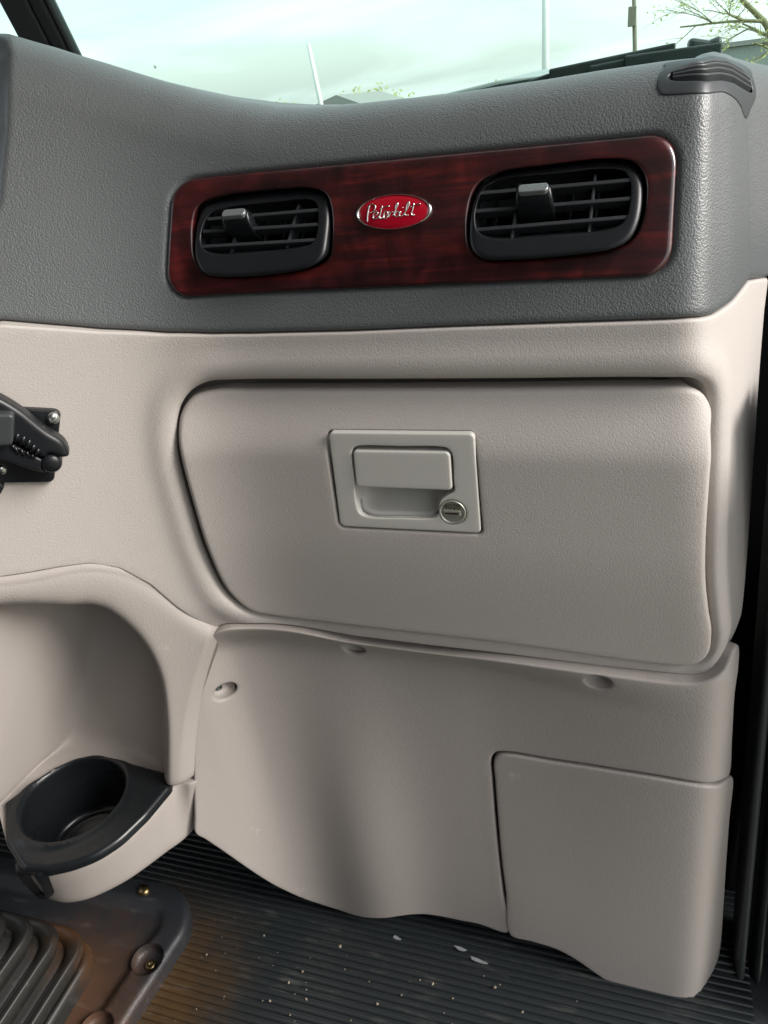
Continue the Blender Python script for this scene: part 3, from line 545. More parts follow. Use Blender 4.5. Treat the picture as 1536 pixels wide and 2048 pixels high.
# taupe lower panel with the opening for the glove box
tan_out = resample(a2('tan'), .0025)
dh = spline(a2('doorhole'), 10, True)
def tand(u, z, dhole):
    return .012 * sst((-.125 - z) / .06) - .0035 * np.exp(-((dhole - .012) / .010) ** 2)
sheet('lower_panel', tan_out, [dh], fmap, tand, M['tan'], dash, g=.006, h=.0025, r=.002, hr=.006, back=.02, hback=.03)
_ue = -.56; _a = fmap(np.array([_ue]), np.array([0.]), .004)[0]; V, Fc = box_v((_a[0] - .02, _a[1] + .22, -.03), (.012, 0, 0), (0, .21, 0), (0, 0, .15)); mesh('console_side', V, Fc, M['tan'], dash, False)
V, Fc = box_v((-.24, .32, -.22), (.48, 0, 0), (0, .22, 0), (0, 0, .40)); mesh('inner_frame', V, Fc, M['void'], dash, smooth=False)
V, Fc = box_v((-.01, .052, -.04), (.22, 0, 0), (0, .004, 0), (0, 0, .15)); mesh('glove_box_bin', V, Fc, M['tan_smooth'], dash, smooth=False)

# ------------------------------------------------------------------ wood trim, badge, air vents
vouts = [spline(a2('vent%d' % i), 10, True) for i in (1, 2)]
def to_trim(P, zc):                                   # where a vent outline meets the trim surface
    return P
vholes = [offset(v, .0022) for v in vouts]
def trimd(u, z, dhole): return PK * (z - .126) - .0035 + 0 * dhole
sheet('wood_trim_panel', trim_out, vholes, fmap, trimd, M['wood'], None, g=.0022, h=.0016, r=.0035, hr=.0018, back=.008, hback=.016)
tag(bpy.data.objects['wood_trim_panel'], 'glossy dark red wood grain trim panel around the two air vents', 'trim panel')
def build_vent(i, zc, label):
    vo = vouts[i - 1]; vi = spline(a2('vent%d_in' % i), 10, True)
    vm = lambda u, z: ventmap(u, z, zc)
    c0 = vm(np.array([vo[:, 0].mean()]), np.array([zc]))[0]
    t = thing('air_vent', tuple(c0), label, 'air vent', 'black air vents in the wood trim')
    fd = lambda u, z: PK * (z - .126) + .32 * (z - zc) - .0065
    sheet('vent_frame', vo, [vi], fmap, fd, M['black'], t, g=.002, h=.0012, r=.0042, hr=.0009, back=.035, hback=.012)
    uc, zz = vo.mean(0); p, a, b, n = frame_at(vm, uc, zz)
    s = [vm(np.array([q[0]]), np.array([q[1]]))[0] for q in C['vent%d_s' % i]]
    for k in range(3):
        q0, q1 = s[2 * k], s[2 * k + 1]; mb = MB(); mb.add(*bar(q0 - n * .0058, q1 - n * .0058, n * .005, b * .0012 + n * .0001))
        bevel(mb.build('slat', M['vane'], t, smooth=False), .0004, 2)
    for k in (3, 4):
        q0, q1 = s[2 * k], s[2 * k + 1]; mb = MB(); mb.add(*bar(q0 - n * .0105, q1 - n * .0105, n * .006, a * .0009)); bevel(mb.build('rib', M['vane'], t, smooth=False), .0003, 2)
    lo, hi = vi.min(0), vi.max(0)
    for k in range(6):
        f = (k + .5) / 6; u = lo[0] + (hi[0] - lo[0]) * f
        q0 = vm(np.array([u - .002]), np.array([lo[1] + .001]))[0]; q1 = vm(np.array([u + .002]), np.array([hi[1] - .001]))[0]
        mb = MB(); mb.add(*bar(q0 - n * .026, q1 - n * .026, n * .0085 + a * .0035, a * .0007)); bevel(mb.build('vane', M['vane'], t, smooth=False), .0003, 1)
    c = vm(np.array([uc]), np.array([zz]))[0]
    mb = MB(); w, hh = (hi - lo) / 2
    mb.add(*box_v(c - n * .045, a * w * 1.05, b * hh * 1.15, n * .004)); mb.build('duct_back', M['void'], t, smooth=False)
    # control tab
    k0, k1, k2, k3 = [vm(np.array([q[0]]), np.array([q[1]]))[0] for q in C['vent%d_k' % i]]
    cc = (k0 + k1) / 2; wx = np.linalg.norm(k1 - k0) / 2 * 1.12
    prof = []                                           # side profile of the tab: top lip, front, belly
    for (dn, du) in ((-.012, .0040), (.004, .0046), (.0085, .0040), (.0100, .0015), (.0095, -.0035), (.0060, -.0085), (-.004, -.0120), (-.012, -.0120)): prof.append((dn, du))
    Pk = np.array([[cc + a * (wx * sx * (1.0 + .18 * max(0, -du / .015))) + n * dn + b * du + a * (.10 * -du) for dn, du in prof] for sx in (-1, -.88, .88, 1)])
    for r_ in (0, 3): Pk[r_] = Pk[r_] * .9 + (Pk[r_].mean(0)) * .1
    V, Fc = grid(Pk); V = list(V); m_ = len(prof); Fc = [tuple(f) for f in Fc] + [tuple(range(m_)), tuple(3 * m_ + q for q in range(m_))[::-1]]
    tab = mesh('control_tab', V, Fc, M['black_gloss'], t); sb = tab.modifiers.new('sub', 'SUBSURF'); sb.levels = 2; sb.render_levels = 2
    oc = cc + n * .0100 + b * .0006; o = []
    out = rpoly([(-wx * .84, -.0034, 2.6), (wx * .84, -.0034, 2.6), (wx * .84, .0034, 2.6), (-wx * .84, .0034, 2.6)])
    bb = b * .93 - n * .36; bb /= np.linalg.norm(bb); nn = np.cross(a, bb)
    fm = lambda x, y, d: oc + np.outer(x, a) + np.outer(y, bb) - np.outer(d, nn)
    LOC['tabtmp'] = LOC[t.name]
    V, Fc = sheet_v(out, [], fm, lambda x, y: 0 * x - .001, g=.001, h=.0006, r=.0006, back=.003); LOC[tab.name] = LOC[t.name]
    mesh('silver_inlay', V, Fc, M['brushed'], tab)
    return t
build_vent(1, .195, 'smaller looking black air vent left of the red oval badge')
build_vent(2, .197, 'black air vent right of the red oval badge, nearer the door')
# badge
bq = a2('badge'); bc = bq.mean(0); tm = lambda u, z: fmap(u, z, PK * (np.asarray(z) - .126) - .0035)
p, a, b, n = frame_at(tm, *bc); E = [tm(np.array([q[0]]), np.array([q[1]]))[0] for q in bq]
ax = (E[1] - E[0]) / 2; ay = (E[2] - E[3]) / 2; ay = ay - a * (ay @ a) * .6; pc = (E[0] + E[1]) / 2
bad = thing('badge', tuple(pc), 'red oval badge with chrome rim and script lettering on the wood trim', 'badge')
mesh('rim', *disc_v(pc, ax, ay, n, [(1.0, -.001), (1.0, .0012), (.99, .002), (.975, .0025), (.955, .0025), (.938, .0020), (.93, .0010)], 64), M['chrome'], bad)
mesh('enamel', *disc_v(pc, ax, ay, n, [(.94, .0012), (.88, .0020), (.7, .0024), (.5, .0027), (.25, .0029), (.05, .0029)], 48), M['enamel'], bad)
mb = MB()
for k in range(14):
    q = np.array([tm(np.array([v[0]]), np.array([v[1]]))[0] for v in C['script%d' % k]]) + n * .0028
    q = spline(q, 5) if len(q) > 2 else q
    mb.add(*tube_v(q, .00042, 6))
mb.build('script_lettering', M['chrome'], bad)

# ------------------------------------------------------------------ glove box door
gd = thing('glove_box_door', tuple(fmap(np.array([0.]), np.array([-.16]), .005)[0]), 'taupe grained glove box door with recessed paddle latch', 'glove box door')
door_out = spline(a2('door'), 10, True)
lat_gap = rpoly(C['latchgap']); lat_out = rpoly(C['latch'])
def door_depth(u, z, dhole): return doord(u, z) + .0 * u
sheet('door_panel', door_out, [lat_gap], fmap, door_depth, M['tan'], gd, g=.005, h=.0022, r=.0045, hr=.0022, back=.012, hback=.008)
rec = spline(a2('recess'), 8, True)
lk = a2('lock'); lp, la, lb, ln = frame_at(latmap, *lk[0]); lr = (np.linalg.norm(latmap(*lk[1][:, None]) - lp) + np.linalg.norm(latmap(*lk[2][:, None]) - lp) + np.linalg.norm(latmap(*lk[3][:, None]) - lp)) / 3
lockhole = np.array([lk[0] + lr * 1.04 * np.array((math.cos(w), math.sin(w))) for w in np.linspace(0, 2 * math.pi, 40)[:-1]])
lplate = sheet('latch_plate', lat_out, [rec, lockhole], fmap, lambda u, z: -.0105 + 0 * u, M['latch'], gd, g=.003, h=.0011, r=.0014, hr=.0012, back=.004, hback=.004)
tag(lplate, 'grey green latch plate')
# bowl behind the paddle
mb = MB(); R0 = resample(ccw(rec), .0015); ctr = R0.mean(0); rows = []
for f, dd in ((1.0, -.0095), (1.0, -.008), (.99, 0.), (.98, .008), (.94, .014), (.86, .017), (.5, .018), (.02, .018)):
    Q = ctr + (R0 - ctr) * f; slope = np.clip((Q[:, 1] - R0[:, 1].min()) / np.ptp(R0[:, 1]), 0, 1)
    rows.append(fmap(Q[:, 0], Q[:, 1], dd - .006 * (1 - f) * 0 - (dd > .003) * .016 * np.clip(1 - slope * 2.6, 0, 1)))
G3 = np.array(rows); G3 = np.concatenate([G3, G3[:, :1]], 1); mesh('latch_bowl', *grid(G3), M['latch'], lplate)
pad_o = rpoly(C['paddle'])
pdl = sheet('paddle', pad_o, [], fmap, lambda u, z: -.0118 + 0 * u, M['latch'], lplate, g=.003, h=.001, r=.0016, back=.007)
lock = mesh('lock_cylinder', *disc_v(lp - ln * .001, la * lr, lb * lr, ln, [(1.0, -.006), (1.0, .0008), (.96, .0014), (.90, .0014), (.87, .0006), (.84, .0006), (.02, .0007)], 40), M['lock'], lplate)
mb = MB(); mb.add(*box_v(lp - la * .0004 - lb * .0006, la * lr * .62, lb * lr * .21, ln * .0007)); s_ = mb.build('key_slot', M['lock'], lplate, smooth=False); bevel(s_, .0003)
mb = MB(); mb.add(*box_v(lp - la * .0004 - lb * .0006, la * lr * .50, lb * lr * .07, ln * .0009)); mb.build('key_slit', M['brass'], lplate, smooth=False)
tx = bpy.data.curves.new('lock_number', 'FONT'); tx.body = '4020'; tx.size = lr * .62; tx.align_x = 'CENTER'; tx.extrude = .00008; tx.materials.append(M['brass'])
to = link(bpy.data.objects.new('lock_number', tx)); to.parent = lplate
mm_ = Matrix((tuple(la), tuple(lb), tuple(ln))).transposed().to_4x4(); mm_.translation = Vector(lp - LOC[gd.name] + lb * lr * .30 + ln * .0004); to.matrix_local = mm_

# ------------------------------------------------------------------ kick panel
kp = thing('kick_panel', (0, 0, -.63), 'smooth taupe kick panel with wavy face under the glove box', 'panel')
scr = a2('scr'); holes = []; sinfo = []
for k in range(3):
    c, e1, e2 = scr[3 * k], scr[3 * k + 1], scr[3 * k + 2]; rx = np.linalg.norm(e1 - c); ry = abs(e2[1] - c[1]) * 1.15
    rx = max(min(rx, .0115), .009); ry = max(min(ry, .0095), .006)
    holes.append(np.array([c + np.array((rx * math.cos(w), ry * math.sin(w))) for w in np.linspace(0, 2 * math.pi, 37)[:-1]])); sinfo.append((c, rx, ry))
toe_out = resample(spline(a2('toe'), 4, True), .002); cov_out = resample(spline(a2('cover'), 4, True), .002)
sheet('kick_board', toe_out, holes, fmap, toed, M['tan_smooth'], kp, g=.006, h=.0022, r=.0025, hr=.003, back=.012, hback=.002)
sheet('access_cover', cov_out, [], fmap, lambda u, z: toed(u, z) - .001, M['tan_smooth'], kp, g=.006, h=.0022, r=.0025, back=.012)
for c, rx, ry in sinfo:
    p, a, b, n = frame_at(toemap, *c)
    n2 = n * .8 + np.array((0, -.2, .5)); n2 /= np.linalg.norm(n2)
    w = mesh('screw_well', *disc_v(p - n * .003, a * rx * 1.05, b * ry * 1.05, n, [(1.0, .0005), (.96, -.003), (.85, -.006), (.7, -.008), (.3, -.009)], 28), M['tan_smooth'], kp)
    LOC[w.name] = LOC[kp.name]
    mesh('screw', *disc_v(p - n * .010 - a * rx * .25 + b * ry * .1, a * .0035, b * .003, n, [(1.0, -.001), (1.0, .0012), (.7, .0022), (.62, .0008), (.1, .0006)], 20), M['rubber'], w)

# ------------------------------------------------------------------ centre console pocket and cup holder
zs_, zb_ = -.345, -.43
u_ = np.linspace(0, 1, 170)
def curve(P): q = spline(P, 14); s = np.r_[0, np.cumsum(np.linalg.norm(np.diff(q, axis=0), axis=1))]; return s, q
def along(P, t):                                      # by control index so that the columns stay matched
    q = spline(P, 14); return np.stack([np.interp(t * (len(q) - 1), np.arange(len(q)), q[:, k]) for k in range(q.shape[1])], 1)
S2 = along(a2('con_s'), u_)
conE = a2('con_e'); conF = a2('con_f'); conB = a2('con_b')
def w3(k, arr, z):
    return np.array([np.array((q[0], q[1], z)) for q in arr])
E3 = along(w3('e', conE, zs_), u_); F3 = along(w3('f', conF, zs_), u_); B3 = along(w3('b', conB, zb_), u_)
arch = resample(spline(a2('arch')[:12], 6).tolist() + a2('arch')[12:].tolist(), .004) if False else resample(np.vstack([spline(a2('arch')[:12], 6), a2('arch')[12:]]), .004)
bowm = a2('con_m')[0]
cols = []
for i, t in enumerate(u_):
    s0 = S2[i]; e3 = E3[i]
    # (u, z) of the shelf corner under the face map
    ue = float(np.interp(e3[0], PX, PS)); ze = e3[2]
    v = np.linspace(0, 1, 60); uu = s0[0] + (ue - s0[0]) * v; zz = s0[1] + (ze - s0[1]) * v
    if t < .35:
        vm_ = (bowm[1] - s0[1]) / (ze - s0[1]); ue0 = float(np.interp(E3[0][0], PX, PS)); tgt = bowm[0] - (S2[0][0] + (ue0 - S2[0][0]) * (bowm[1] - S2[0][1]) / (zs_ - S2[0][1]))
        k = (1 - t / .35) ** 2; uu = uu + k * tgt * np.sin(math.pi * np.clip(v, 0, 1)) ** 1.0
    K3 = conmap(uu, zz)
    Q = np.stack([uu, zz], 1); ins = inside(Q, arch); dist = np.where(ins, pdist(Q, arch), 0.)
    w = sst(dist / .045) ** .8
    yb = e3[1] + .30 * (zz - zs_)
    K3[:, 1] = K3[:, 1] * (1 - w) + np.maximum(yb, K3[:, 1]) * w
    pl = [K3[:-1]] + [np.linspace(e3, F3[i], 14)[:-1], np.linspace(F3[i], B3[i], 12)[:-1]]
    inn = np.array((-.01, .06, -.012)); pl.append(np.linspace(B3[i], B3[i] + inn, 8))
    pl = np.vstack(pl); pl = np.vstack([pl[:1] + [0, .012, 0], pl])
    s = np.r_[0, np.cumsum(np.linalg.norm(np.diff(pl, axis=0), axis=1))]
    cols.append((s, pl))
NC = 190; Pc = np.zeros((len(u_), NC, 3))
for i, (s, pl) in enumerate(cols):
    # matched spacing: wall, shelf, front, underside keep fixed shares
    t1 = s[60]; t2 = s[73]; t3 = s[85]
    tt = np.r_[np.linspace(0, t1, 96)[:-1], np.linspace(t1, t2, 41)[:-1], np.linspace(t2, t3, 36)[:-1], np.linspace(t3, s[-1], NC - 95 - 40 - 35)]
    q = np.stack([np.interp(tt, s, pl[:, k]) for k in range(3)], 1)
    Pc[i] = q
kern = np.exp(-.5 * (np.arange(-9, 10) / 3.2) ** 2); kern /= kern.sum()
sm = Pc.copy()
pad_ = np.concatenate([np.repeat(Pc[:, :1], 9, 1), Pc, np.repeat(Pc[:, -1:], 9, 1)], 1)
for k in range(3): sm[:, :, k] = np.apply_along_axis(lambda r: np.convolve(r, kern, 'valid'), 1, pad_[:, :, k])
sm[:, :3] = Pc[:, :3]
pad_ = np.concatenate([np.repeat(sm[:1], 6, 0), sm, np.repeat(sm[-1:], 6, 0)], 0); k2 = np.exp(-.5 * (np.arange(-6, 7) / 2.) ** 2); k2 /= k2.sum()
sm2 = sm.copy()
for k in range(3): sm2[:, :, k] = np.apply_along_axis(lambda r: np.convolve(r, k2, 'valid'), 0, pad_[:, :, k])
sm2[:2] = sm[:2]
sm2[:9, :, 1] += (.016 * (1 - np.arange(9) / 9.) ** 2)[:, None]
edge = sm2[:1] + np.array((.001, .012, 0))
Pc = np.concatenate([edge, sm2[:1], sm2], 0)
V, Fc = grid(Pc)
hq = a2('hole'); hc = (hq[0] + hq[1] + hq[2] + hq[3]) / 4; hax = (hq[1] - hq[0]) / 2; hay = (hq[2] - hq[3]) / 2
hr_ = (np.linalg.norm(hax) + np.linalg.norm(hay) ) / 2
cen = V[Fc].mean(1); cut = (np.hypot(cen[:, 0] - hc[0], cen[:, 1] - hc[1]) < hr_ + .004) & (np.abs(cen[:, 2] - zs_) < .012)
Fc = Fc[~cut]
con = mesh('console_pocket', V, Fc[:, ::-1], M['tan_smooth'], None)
tag(con, 'taupe moulded console pocket with arched recess left of the kick panel', 'console')
ch = thing('cup_holder', (hc[0], hc[1], zs_), 'black plastic cup holder insert with mug handle notch in the console pocket', 'cup holder')
zmap = lambda x, y, d: np.stack([x, y, zs_ + .0060 - d], -1)
cir = np.array([hc + hr_ * np.array((math.cos(w), math.sin(w))) for w in np.linspace(0, 2 * math.pi, 64)[:-1]])
sheet('tray', rpoly(C['ins']), [cir], zmap, lambda x, y, dhl: -.0025 * np.exp(-((dhl - .007) / .004) ** 2), M['black_gloss'], ch, g=.004, h=.002, r=.005, hr=.006, back=.005, hback=.004)
mesh('cup_well', *disc_v((hc[0], hc[1], zs_ + .001), (hr_, 0, 0), (0, hr_, 0), (0, 0, 1), [(1.0, .0), (.99, -.01), (.95, -.045), (.92, -.066), (.88, -.072), (.80, -.073), (.74, -.070), (.70, -.073), (.05, -.073)], 56), M['black_gloss'], ch)
# handle notch that drops over the front of the pocket
nt_ = C['notch']; 
def front_pt(x, z): 
    j = np.argsort(np.abs(F3[40:, 0] - x))[0] + 40; f = (z - zs_) / (zb_ - zs_); return F3[j] * (1 - f) + B3[j] * f
nx0, nx1 = sorted((nt_[0][0], nt_[1][0]))
rows = []
for z, s in ((zs_ + .004, 1.25), (zs_ + .001, 1.15), (zs_ - .008, 1.0), (zs_ - .025, .95), (zs_ - .045, .85), (zs_ - .056, .65), (zs_ - .062, .35), (zs_ - .064, .05)):
    xc, hw = (nx0 + nx1) / 2 - (z - zs_) * .05 + .014, (nx1 - nx0) / 2 * s * 1.35; r_ = []
    for k in np.linspace(-1, 1, 15):
        q = front_pt(xc + k * hw, z) ; o = np.array((-.35, -1, 0.)); o /= np.linalg.norm(o)
        bulge = .006 - .010 * max(0, 1 - abs(k) * 1.7) * sst(np.array((zs_ - z + .006) / .02)) - .004 * abs(k) ** 6
        r_.append(q + o * bulge + np.array((0, .012, 0)) * max(0, (z - zs_) / .004))
    rows.append(r_)
mesh('handle_notch', *grid(np.array(rows)), M['black'], ch)

# ------------------------------------------------------------------ bracket on the left
br = thing('clip_bracket', tuple(fmap(np.array([C['br_base'][1][0] - .03]), np.array([C['br_base'][2][1]]), -.005)[0]), 'black plastic clamp bracket screwed to the taupe panel', 'bracket')
bd = lambda d: (lambda u, z: d + 0 * u)
sheet('base_plate', rpoly(C['br_base']), [], fmap, bd(-.006), M['black'], br, g=.003, h=.0012, r=.0015, back=.006)
jaw = spline(a2('br_up'), 8, True); sheet('upper_jaw', jaw, [], fmap, lambda u, z: -.026 + .05 * np.clip(u - (jaw[:, 0].max() - .012), 0, .02), M['black'], br, g=.002, h=.0012, r=.004, back=.010)
jaw2 = spline(a2('br_lo'), 8, True); sheet('lower_jaw', jaw2, [], fmap, bd(-.024), M['black'], br, g=.002, h=.0012, r=.0022, back=.014)
q = a2('br_ball'); p, a, b, n = frame_at(lambda u, z: fmap(u, z, -.024 + 0 * np.asarray(z)), *q[0]); rr = np.linalg.norm(q[1] - q[0])
mesh('pivot_pin', *disc_v(p - n * .016, a * rr, b * rr, n, [(1, 0), (1, .014), (.95, .0165), (.8, .018), (.4, .0188), (.1, .019)], 28), M['black'], br)
sq = a2('br_scr')
for k in (0, 2):
    p, a, b, n = frame_at(lambda u, z: fmap(u, z, -.006 + 0 * np.asarray(z)), *sq[k]); rr = np.linalg.norm(sq[k + 1] - sq[k])
    s_ = mesh('screw', *disc_v(p, a * rr, b * rr, n, [(1, 0), (1, .0012), (.85, .0028), (.5, .0036), (.1, .0038)], 24), M['zinc'], br)
    mb = MB(); dv = a * .8 + b * .6; mb.add(*box_v(p + n * .0036, dv * rr * .8, np.cross(n, dv) * rr * .07, n * .0004)); LOC[s_.name] = LOC[br.name]; mb.build('slot', M['rubber'], s_, smooth=False)
sheet('spring_clip', rpoly(C['br_clip']), [], fmap, bd(-.036), M['grille'], br, g=.003, h=.0012, r=.002, back=.012)
sheet('lower_tab', rpoly(C['br_low']), [], fmap, bd(-.012), M['black'], br, g=.003, h=.0012, r=.001, back=.008)
tq = a2('br_teeth')
for k in range(10):
    mb = MB(); p0 = fmap(*tq[2 * k][:, None], -.0265 if k < 5 else -.0245)[0]; p1 = fmap(*tq[2 * k + 1][:, None], -.0265 if k < 5 else -.0245)[0]
    mb.add(*tube_v([p0, p1], .0014, 8)); mb.build('grip_tooth', M['black_gloss'], br)

# ------------------------------------------------------------------ defroster grille on the pad corner
dv_out = spline(a2('dv'), 8, True); dv_in = spline(a2('dvin'), 8, True)
dg = thing('defroster_grille', tuple(padmap(np.array([dv_out[:, 0].mean()]), np.array([1.4]))[0]), 'smooth charcoal defroster grille with curved fins on the pad corner by the door', 'vent grille')
W_ = .10
def pmap(a_, s_, d): return padmap(np.asarray(a_), np.asarray(s_) / W_, -np.asarray(d))
sc_ = lambda P: P * np.array((1, W_))
sheet('grille_frame', sc_(dv_out), [sc_(dv_in)], pmap, lambda u, s: -.0009 + 0 * u, M['grille'], dg, g=.003, h=.0015, r=.0012, hr=.0012, back=.003, hback=.014)
sheet('grille_floor', sc_(dv_in), [], pmap, lambda u, s: 0.030 + 0 * u, M['void'], dg, g=.004, h=.003, r=0, back=0)
dd_ = resample(dv_in * (1, W_), .0005) / (1, W_)
for k in range(1, 4):
    f = k / 4.; pts = []
    for u in np.linspace(dv_in[:, 0].min() + .003, dv_in[:, 0].max() - .002, 60):
        q = dd_[np.abs(dd_[:, 0] - u) < .0022, 1]
        if len(q) > 1 and np.ptp(q) > .02: pts.append((u, q.min() + (q.max() - q.min()) * f))
    pts = np.array(pts); pts[:, 1] = np.convolve(np.r_[[pts[0, 1]] * 3, pts[:, 1], [pts[-1, 1]] * 3], np.ones(7) / 7, 'valid')
    G3 = np.stack([padmap(pts[:, 0], pts[:, 1] + e, o_) for e, o_ in ((-.012, -.028), (-.011, .0010), (-.005, .0018), (.005, .0018), (.011, .0010), (.012, -.028))], 1); mesh('fin', *grid(G3), M['grille'], dg)

# ------------------------------------------------------------------ floor, moulding, gear lever boot
ys = []; zz = []
per = .0085
for i in range(-75, 75):
    for f, hgt in ((0, 0), (.18, .0), (.30, .0022), (.45, .003), (.75, .003), (.90, .0022)): ys.append((i + f) * per); zz.append(-.640 + hgt)
ys, zz = np.array(ys), np.array(zz)
xs = np.array([-1.3, -.7, -.3, 0, .2, .335])
P = np.stack([np.broadcast_to(xs[:, None], (6, len(ys))), np.broadcast_to(ys, (6, len(ys))), np.broadcast_to(zz, (6, len(ys)))], -1)
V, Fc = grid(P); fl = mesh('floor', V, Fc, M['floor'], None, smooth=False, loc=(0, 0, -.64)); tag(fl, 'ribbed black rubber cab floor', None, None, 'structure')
V, Fc = box_v((-.47, -.66, -.67), (.83, 0, 0), (0, 1.3, 0), (0, 0, .024)); tag(mesh('floor_pan', V, Fc, M['dark_trim'], None, False), 'dark steel floor pan under the rubber', None, None, 'structure')
fp = thing('floor_moulding', (-.36, -.12, -.64), 'black floor moulding with raised rim around the gear lever boot, dusty, with painted orange light', 'floor moulding')
plo = spline(a2('plate'), 8, True)
ri = offset(plo, -.0)
def plated(x, y):
    d = pdist(np.stack([x, y], 1), resample(ccw(plo), .004)); return .008 * sst((d - .030) / .012)
zp = lambda x, y, d: np.stack([x, y, -.612 - d], -1)
ps = a2('pl_scr'); wells = [np.array([ps[0] + .019 * np.array((math.cos(w) * 1.0, math.sin(w))) for w in np.linspace(0, 2 * math.pi, 30)[:-1]]), np.array([ps[2] + .019 * np.array((math.cos(w), math.sin(w))) for w in np.linspace(0, 2 * math.pi, 30)[:-1]])]
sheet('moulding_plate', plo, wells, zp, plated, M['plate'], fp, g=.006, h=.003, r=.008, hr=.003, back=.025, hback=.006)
for k, c in enumerate((ps[0], ps[2])):
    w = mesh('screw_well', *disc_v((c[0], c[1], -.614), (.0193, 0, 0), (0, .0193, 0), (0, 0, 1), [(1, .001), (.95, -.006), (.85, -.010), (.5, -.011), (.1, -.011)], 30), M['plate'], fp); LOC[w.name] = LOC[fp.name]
    mesh('screw', *disc_v((c[0] + .002, c[1] - .001, -.625), (.0068, 0, 0), (0, .0068, 0), (0, 0, 1), [(1, 0), (1, .0015), (.8, .003), (.3, .0036), (.2, .002), (.05, .002)], 20), M['brass'], w)
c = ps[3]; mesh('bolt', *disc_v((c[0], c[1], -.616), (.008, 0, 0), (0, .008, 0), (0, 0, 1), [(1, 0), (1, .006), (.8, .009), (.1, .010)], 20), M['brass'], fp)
# boot: rounded square bellows
bt = thing('gear_lever_boot', (-.60, -.30, -.62), 'grey rubber gear lever boot with stepped bellows folds, dusty, with painted orange light', 'boot')
bx, by = -.417, -.118; hx, hy = .17, .17; cx_, cy_ = bx - hx, by - hy
def rrect(s, z, r=.045):
    q = rpoly([(cx_ - hx * s, cy_ - hy * s, r * 1000), (cx_ + hx * s, cy_ - hy * s, r * 1000), (cx_ + hx * s, cy_ + hy * s, r * 1000), (cx_ - hx * s, cy_ + hy * s, r * 1000)]); q = resample(ccw(q), .006)
    return q
prof = [(1.0, -.622), (1.0, -.606), (.985, -.598), (.955, -.596), (.935, -.600)]
folds = []
for k in range(5):
    sk, zk = .930 - .085 * k, -.578 + .031 * k; nx_ = sk - .085
    f_ = [(sk + .008, zk - .022), (sk + .030, zk - .014), (sk + .052, zk - .004), (sk + .046, zk + .004), (sk + .028, zk + .0065)]
    folds.append(f_ + ([(sk - .03, zk + .002), (nx_ + .045, zk - .002), (nx_ + .022, zk + .001), (nx_ + .008, zk + .009)] if k < 4 else [(.3, zk + .02), (.05, zk + .03)]))
def boot_ring(pr):
    rows = []
    q0 = rpoly([(-1, -1, 190), (1, -1, 190), (1, 1, 190), (-1, 1, 190)]); q0 = resample(ccw(q0), .06)
    for s, z in pr: rows.append(np.stack([cx_ + hx * s * q0[:, 0], cy_ + hy * s * q0[:, 1], np.full(len(q0), z)], 1))
    G3 = np.array(rows); return np.concatenate([G3, G3[:, :1]], 1)
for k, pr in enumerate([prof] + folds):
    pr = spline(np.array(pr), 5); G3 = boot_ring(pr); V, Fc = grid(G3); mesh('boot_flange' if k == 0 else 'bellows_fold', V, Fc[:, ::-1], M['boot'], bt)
# crumbs on the floor
mb = MB()
def pebble(c, r):
    bm = bmesh.new(); bmesh.ops.create_icosphere(bm, subdivisions=1, radius=r)
    V = [np.array(v.co) * (1 + random.uniform(-.3, .3)) * (1, 1, .7) + c for v in bm.verts]; Fc = [[v.index for v in f.verts] for f in bm.faces]; bm.free(); mb.add(V, Fc)
for c in C['crumb']: pebble(np.array((c[0], c[1], -.6360)), random.uniform(.0012, .0021))
for i in range(150): pebble(np.array((random.uniform(-.32, .26), random.uniform(-.30, -.03), -.6365)), random.uniform(.0004, .0010))
tag(mb.build('grit', M['grit'], None, False), 'pale crumbs of grit scattered on the rubber floor', None, None, 'stuff')
for k, c in enumerate(C['flake']):
    w = (.0045, .0065, .003)[k]; P = [(c[0] + w * math.cos(t) * 1.6 * (1 + .3 * math.sin(3 * t + k)), c[1] + .0022 * math.sin(t) - .25 * w * math.cos(t), -.6362 + .0004 * (j % 2)) for j, t in enumerate(np.linspace(0, 2 * math.pi, 14)[:-1])]
    n = len(P); V = P + [(q[0], q[1], q[2] - .0008) for q in P]; Fc = [tuple(range(n))] + [(i, n + i, n + (i + 1) % n, (i + 1) % n) for i in range(n)]
    o = mesh('paint_flake', V, Fc, M['flake'], None, False)
    tag(o, ('pale flake on the floor ribs, the middle sized of three', 'largest and brightest pale flake on the floor ribs', 'smallest pale flake close under the kick panel edge')[k], 'flake', 'pale flakes on the floor')

# ------------------------------------------------------------------ door opening at the right: seal, frame
def strip(name, xa, xb, y0, y1, m, parent, prof=None):
    """upright moulded strip; xa/xb are (x at top, x at bottom)"""
    zt, zb = .06, -.66; rows = []
    for z in np.linspace(zt, zb, 40):
        f = (zt - z) / (zt - zb); a_, b_ = xa[0] + (xa[1] - xa[0]) * f, xb[0] + (xb[1] - xb[0]) * f
        rows.append([(a_ + (b_ - a_) * t, y0 + (y1 - y0) * w, z) for t, w in prof])
    V, Fc = grid(np.array(rows)); return mesh(name, V, Fc, m, parent)
jq = a2('jamb'); Ls = []
for k in range(0, 10, 2):
    (x0, z0), (x1, z1) = jq[k], jq[k + 1]; sl = (x1 - x0) / (z1 - z0); Ls.append((x0 + sl * (.06 - z0), x0 + sl * (-.66 - z0)))
jm = thing('door_frame', (.33, .03, -.66), 'black door frame with rubber weatherstrips along the right edge', 'door frame')
V, Fc = box_v((.48, .30, -.305), (.20, 0, 0), (0, .03, 0), (0, 0, .42)); mesh('hinge_pillar', V, Fc, M['void'], jm, False)
V, Fc = box_v((.365, .17, -.44), (.050, 0, 0), (0, .03, 0), (0, 0, .24)); bevel(mesh('sill_trim', V, Fc, M['void'], jm, False), .006)
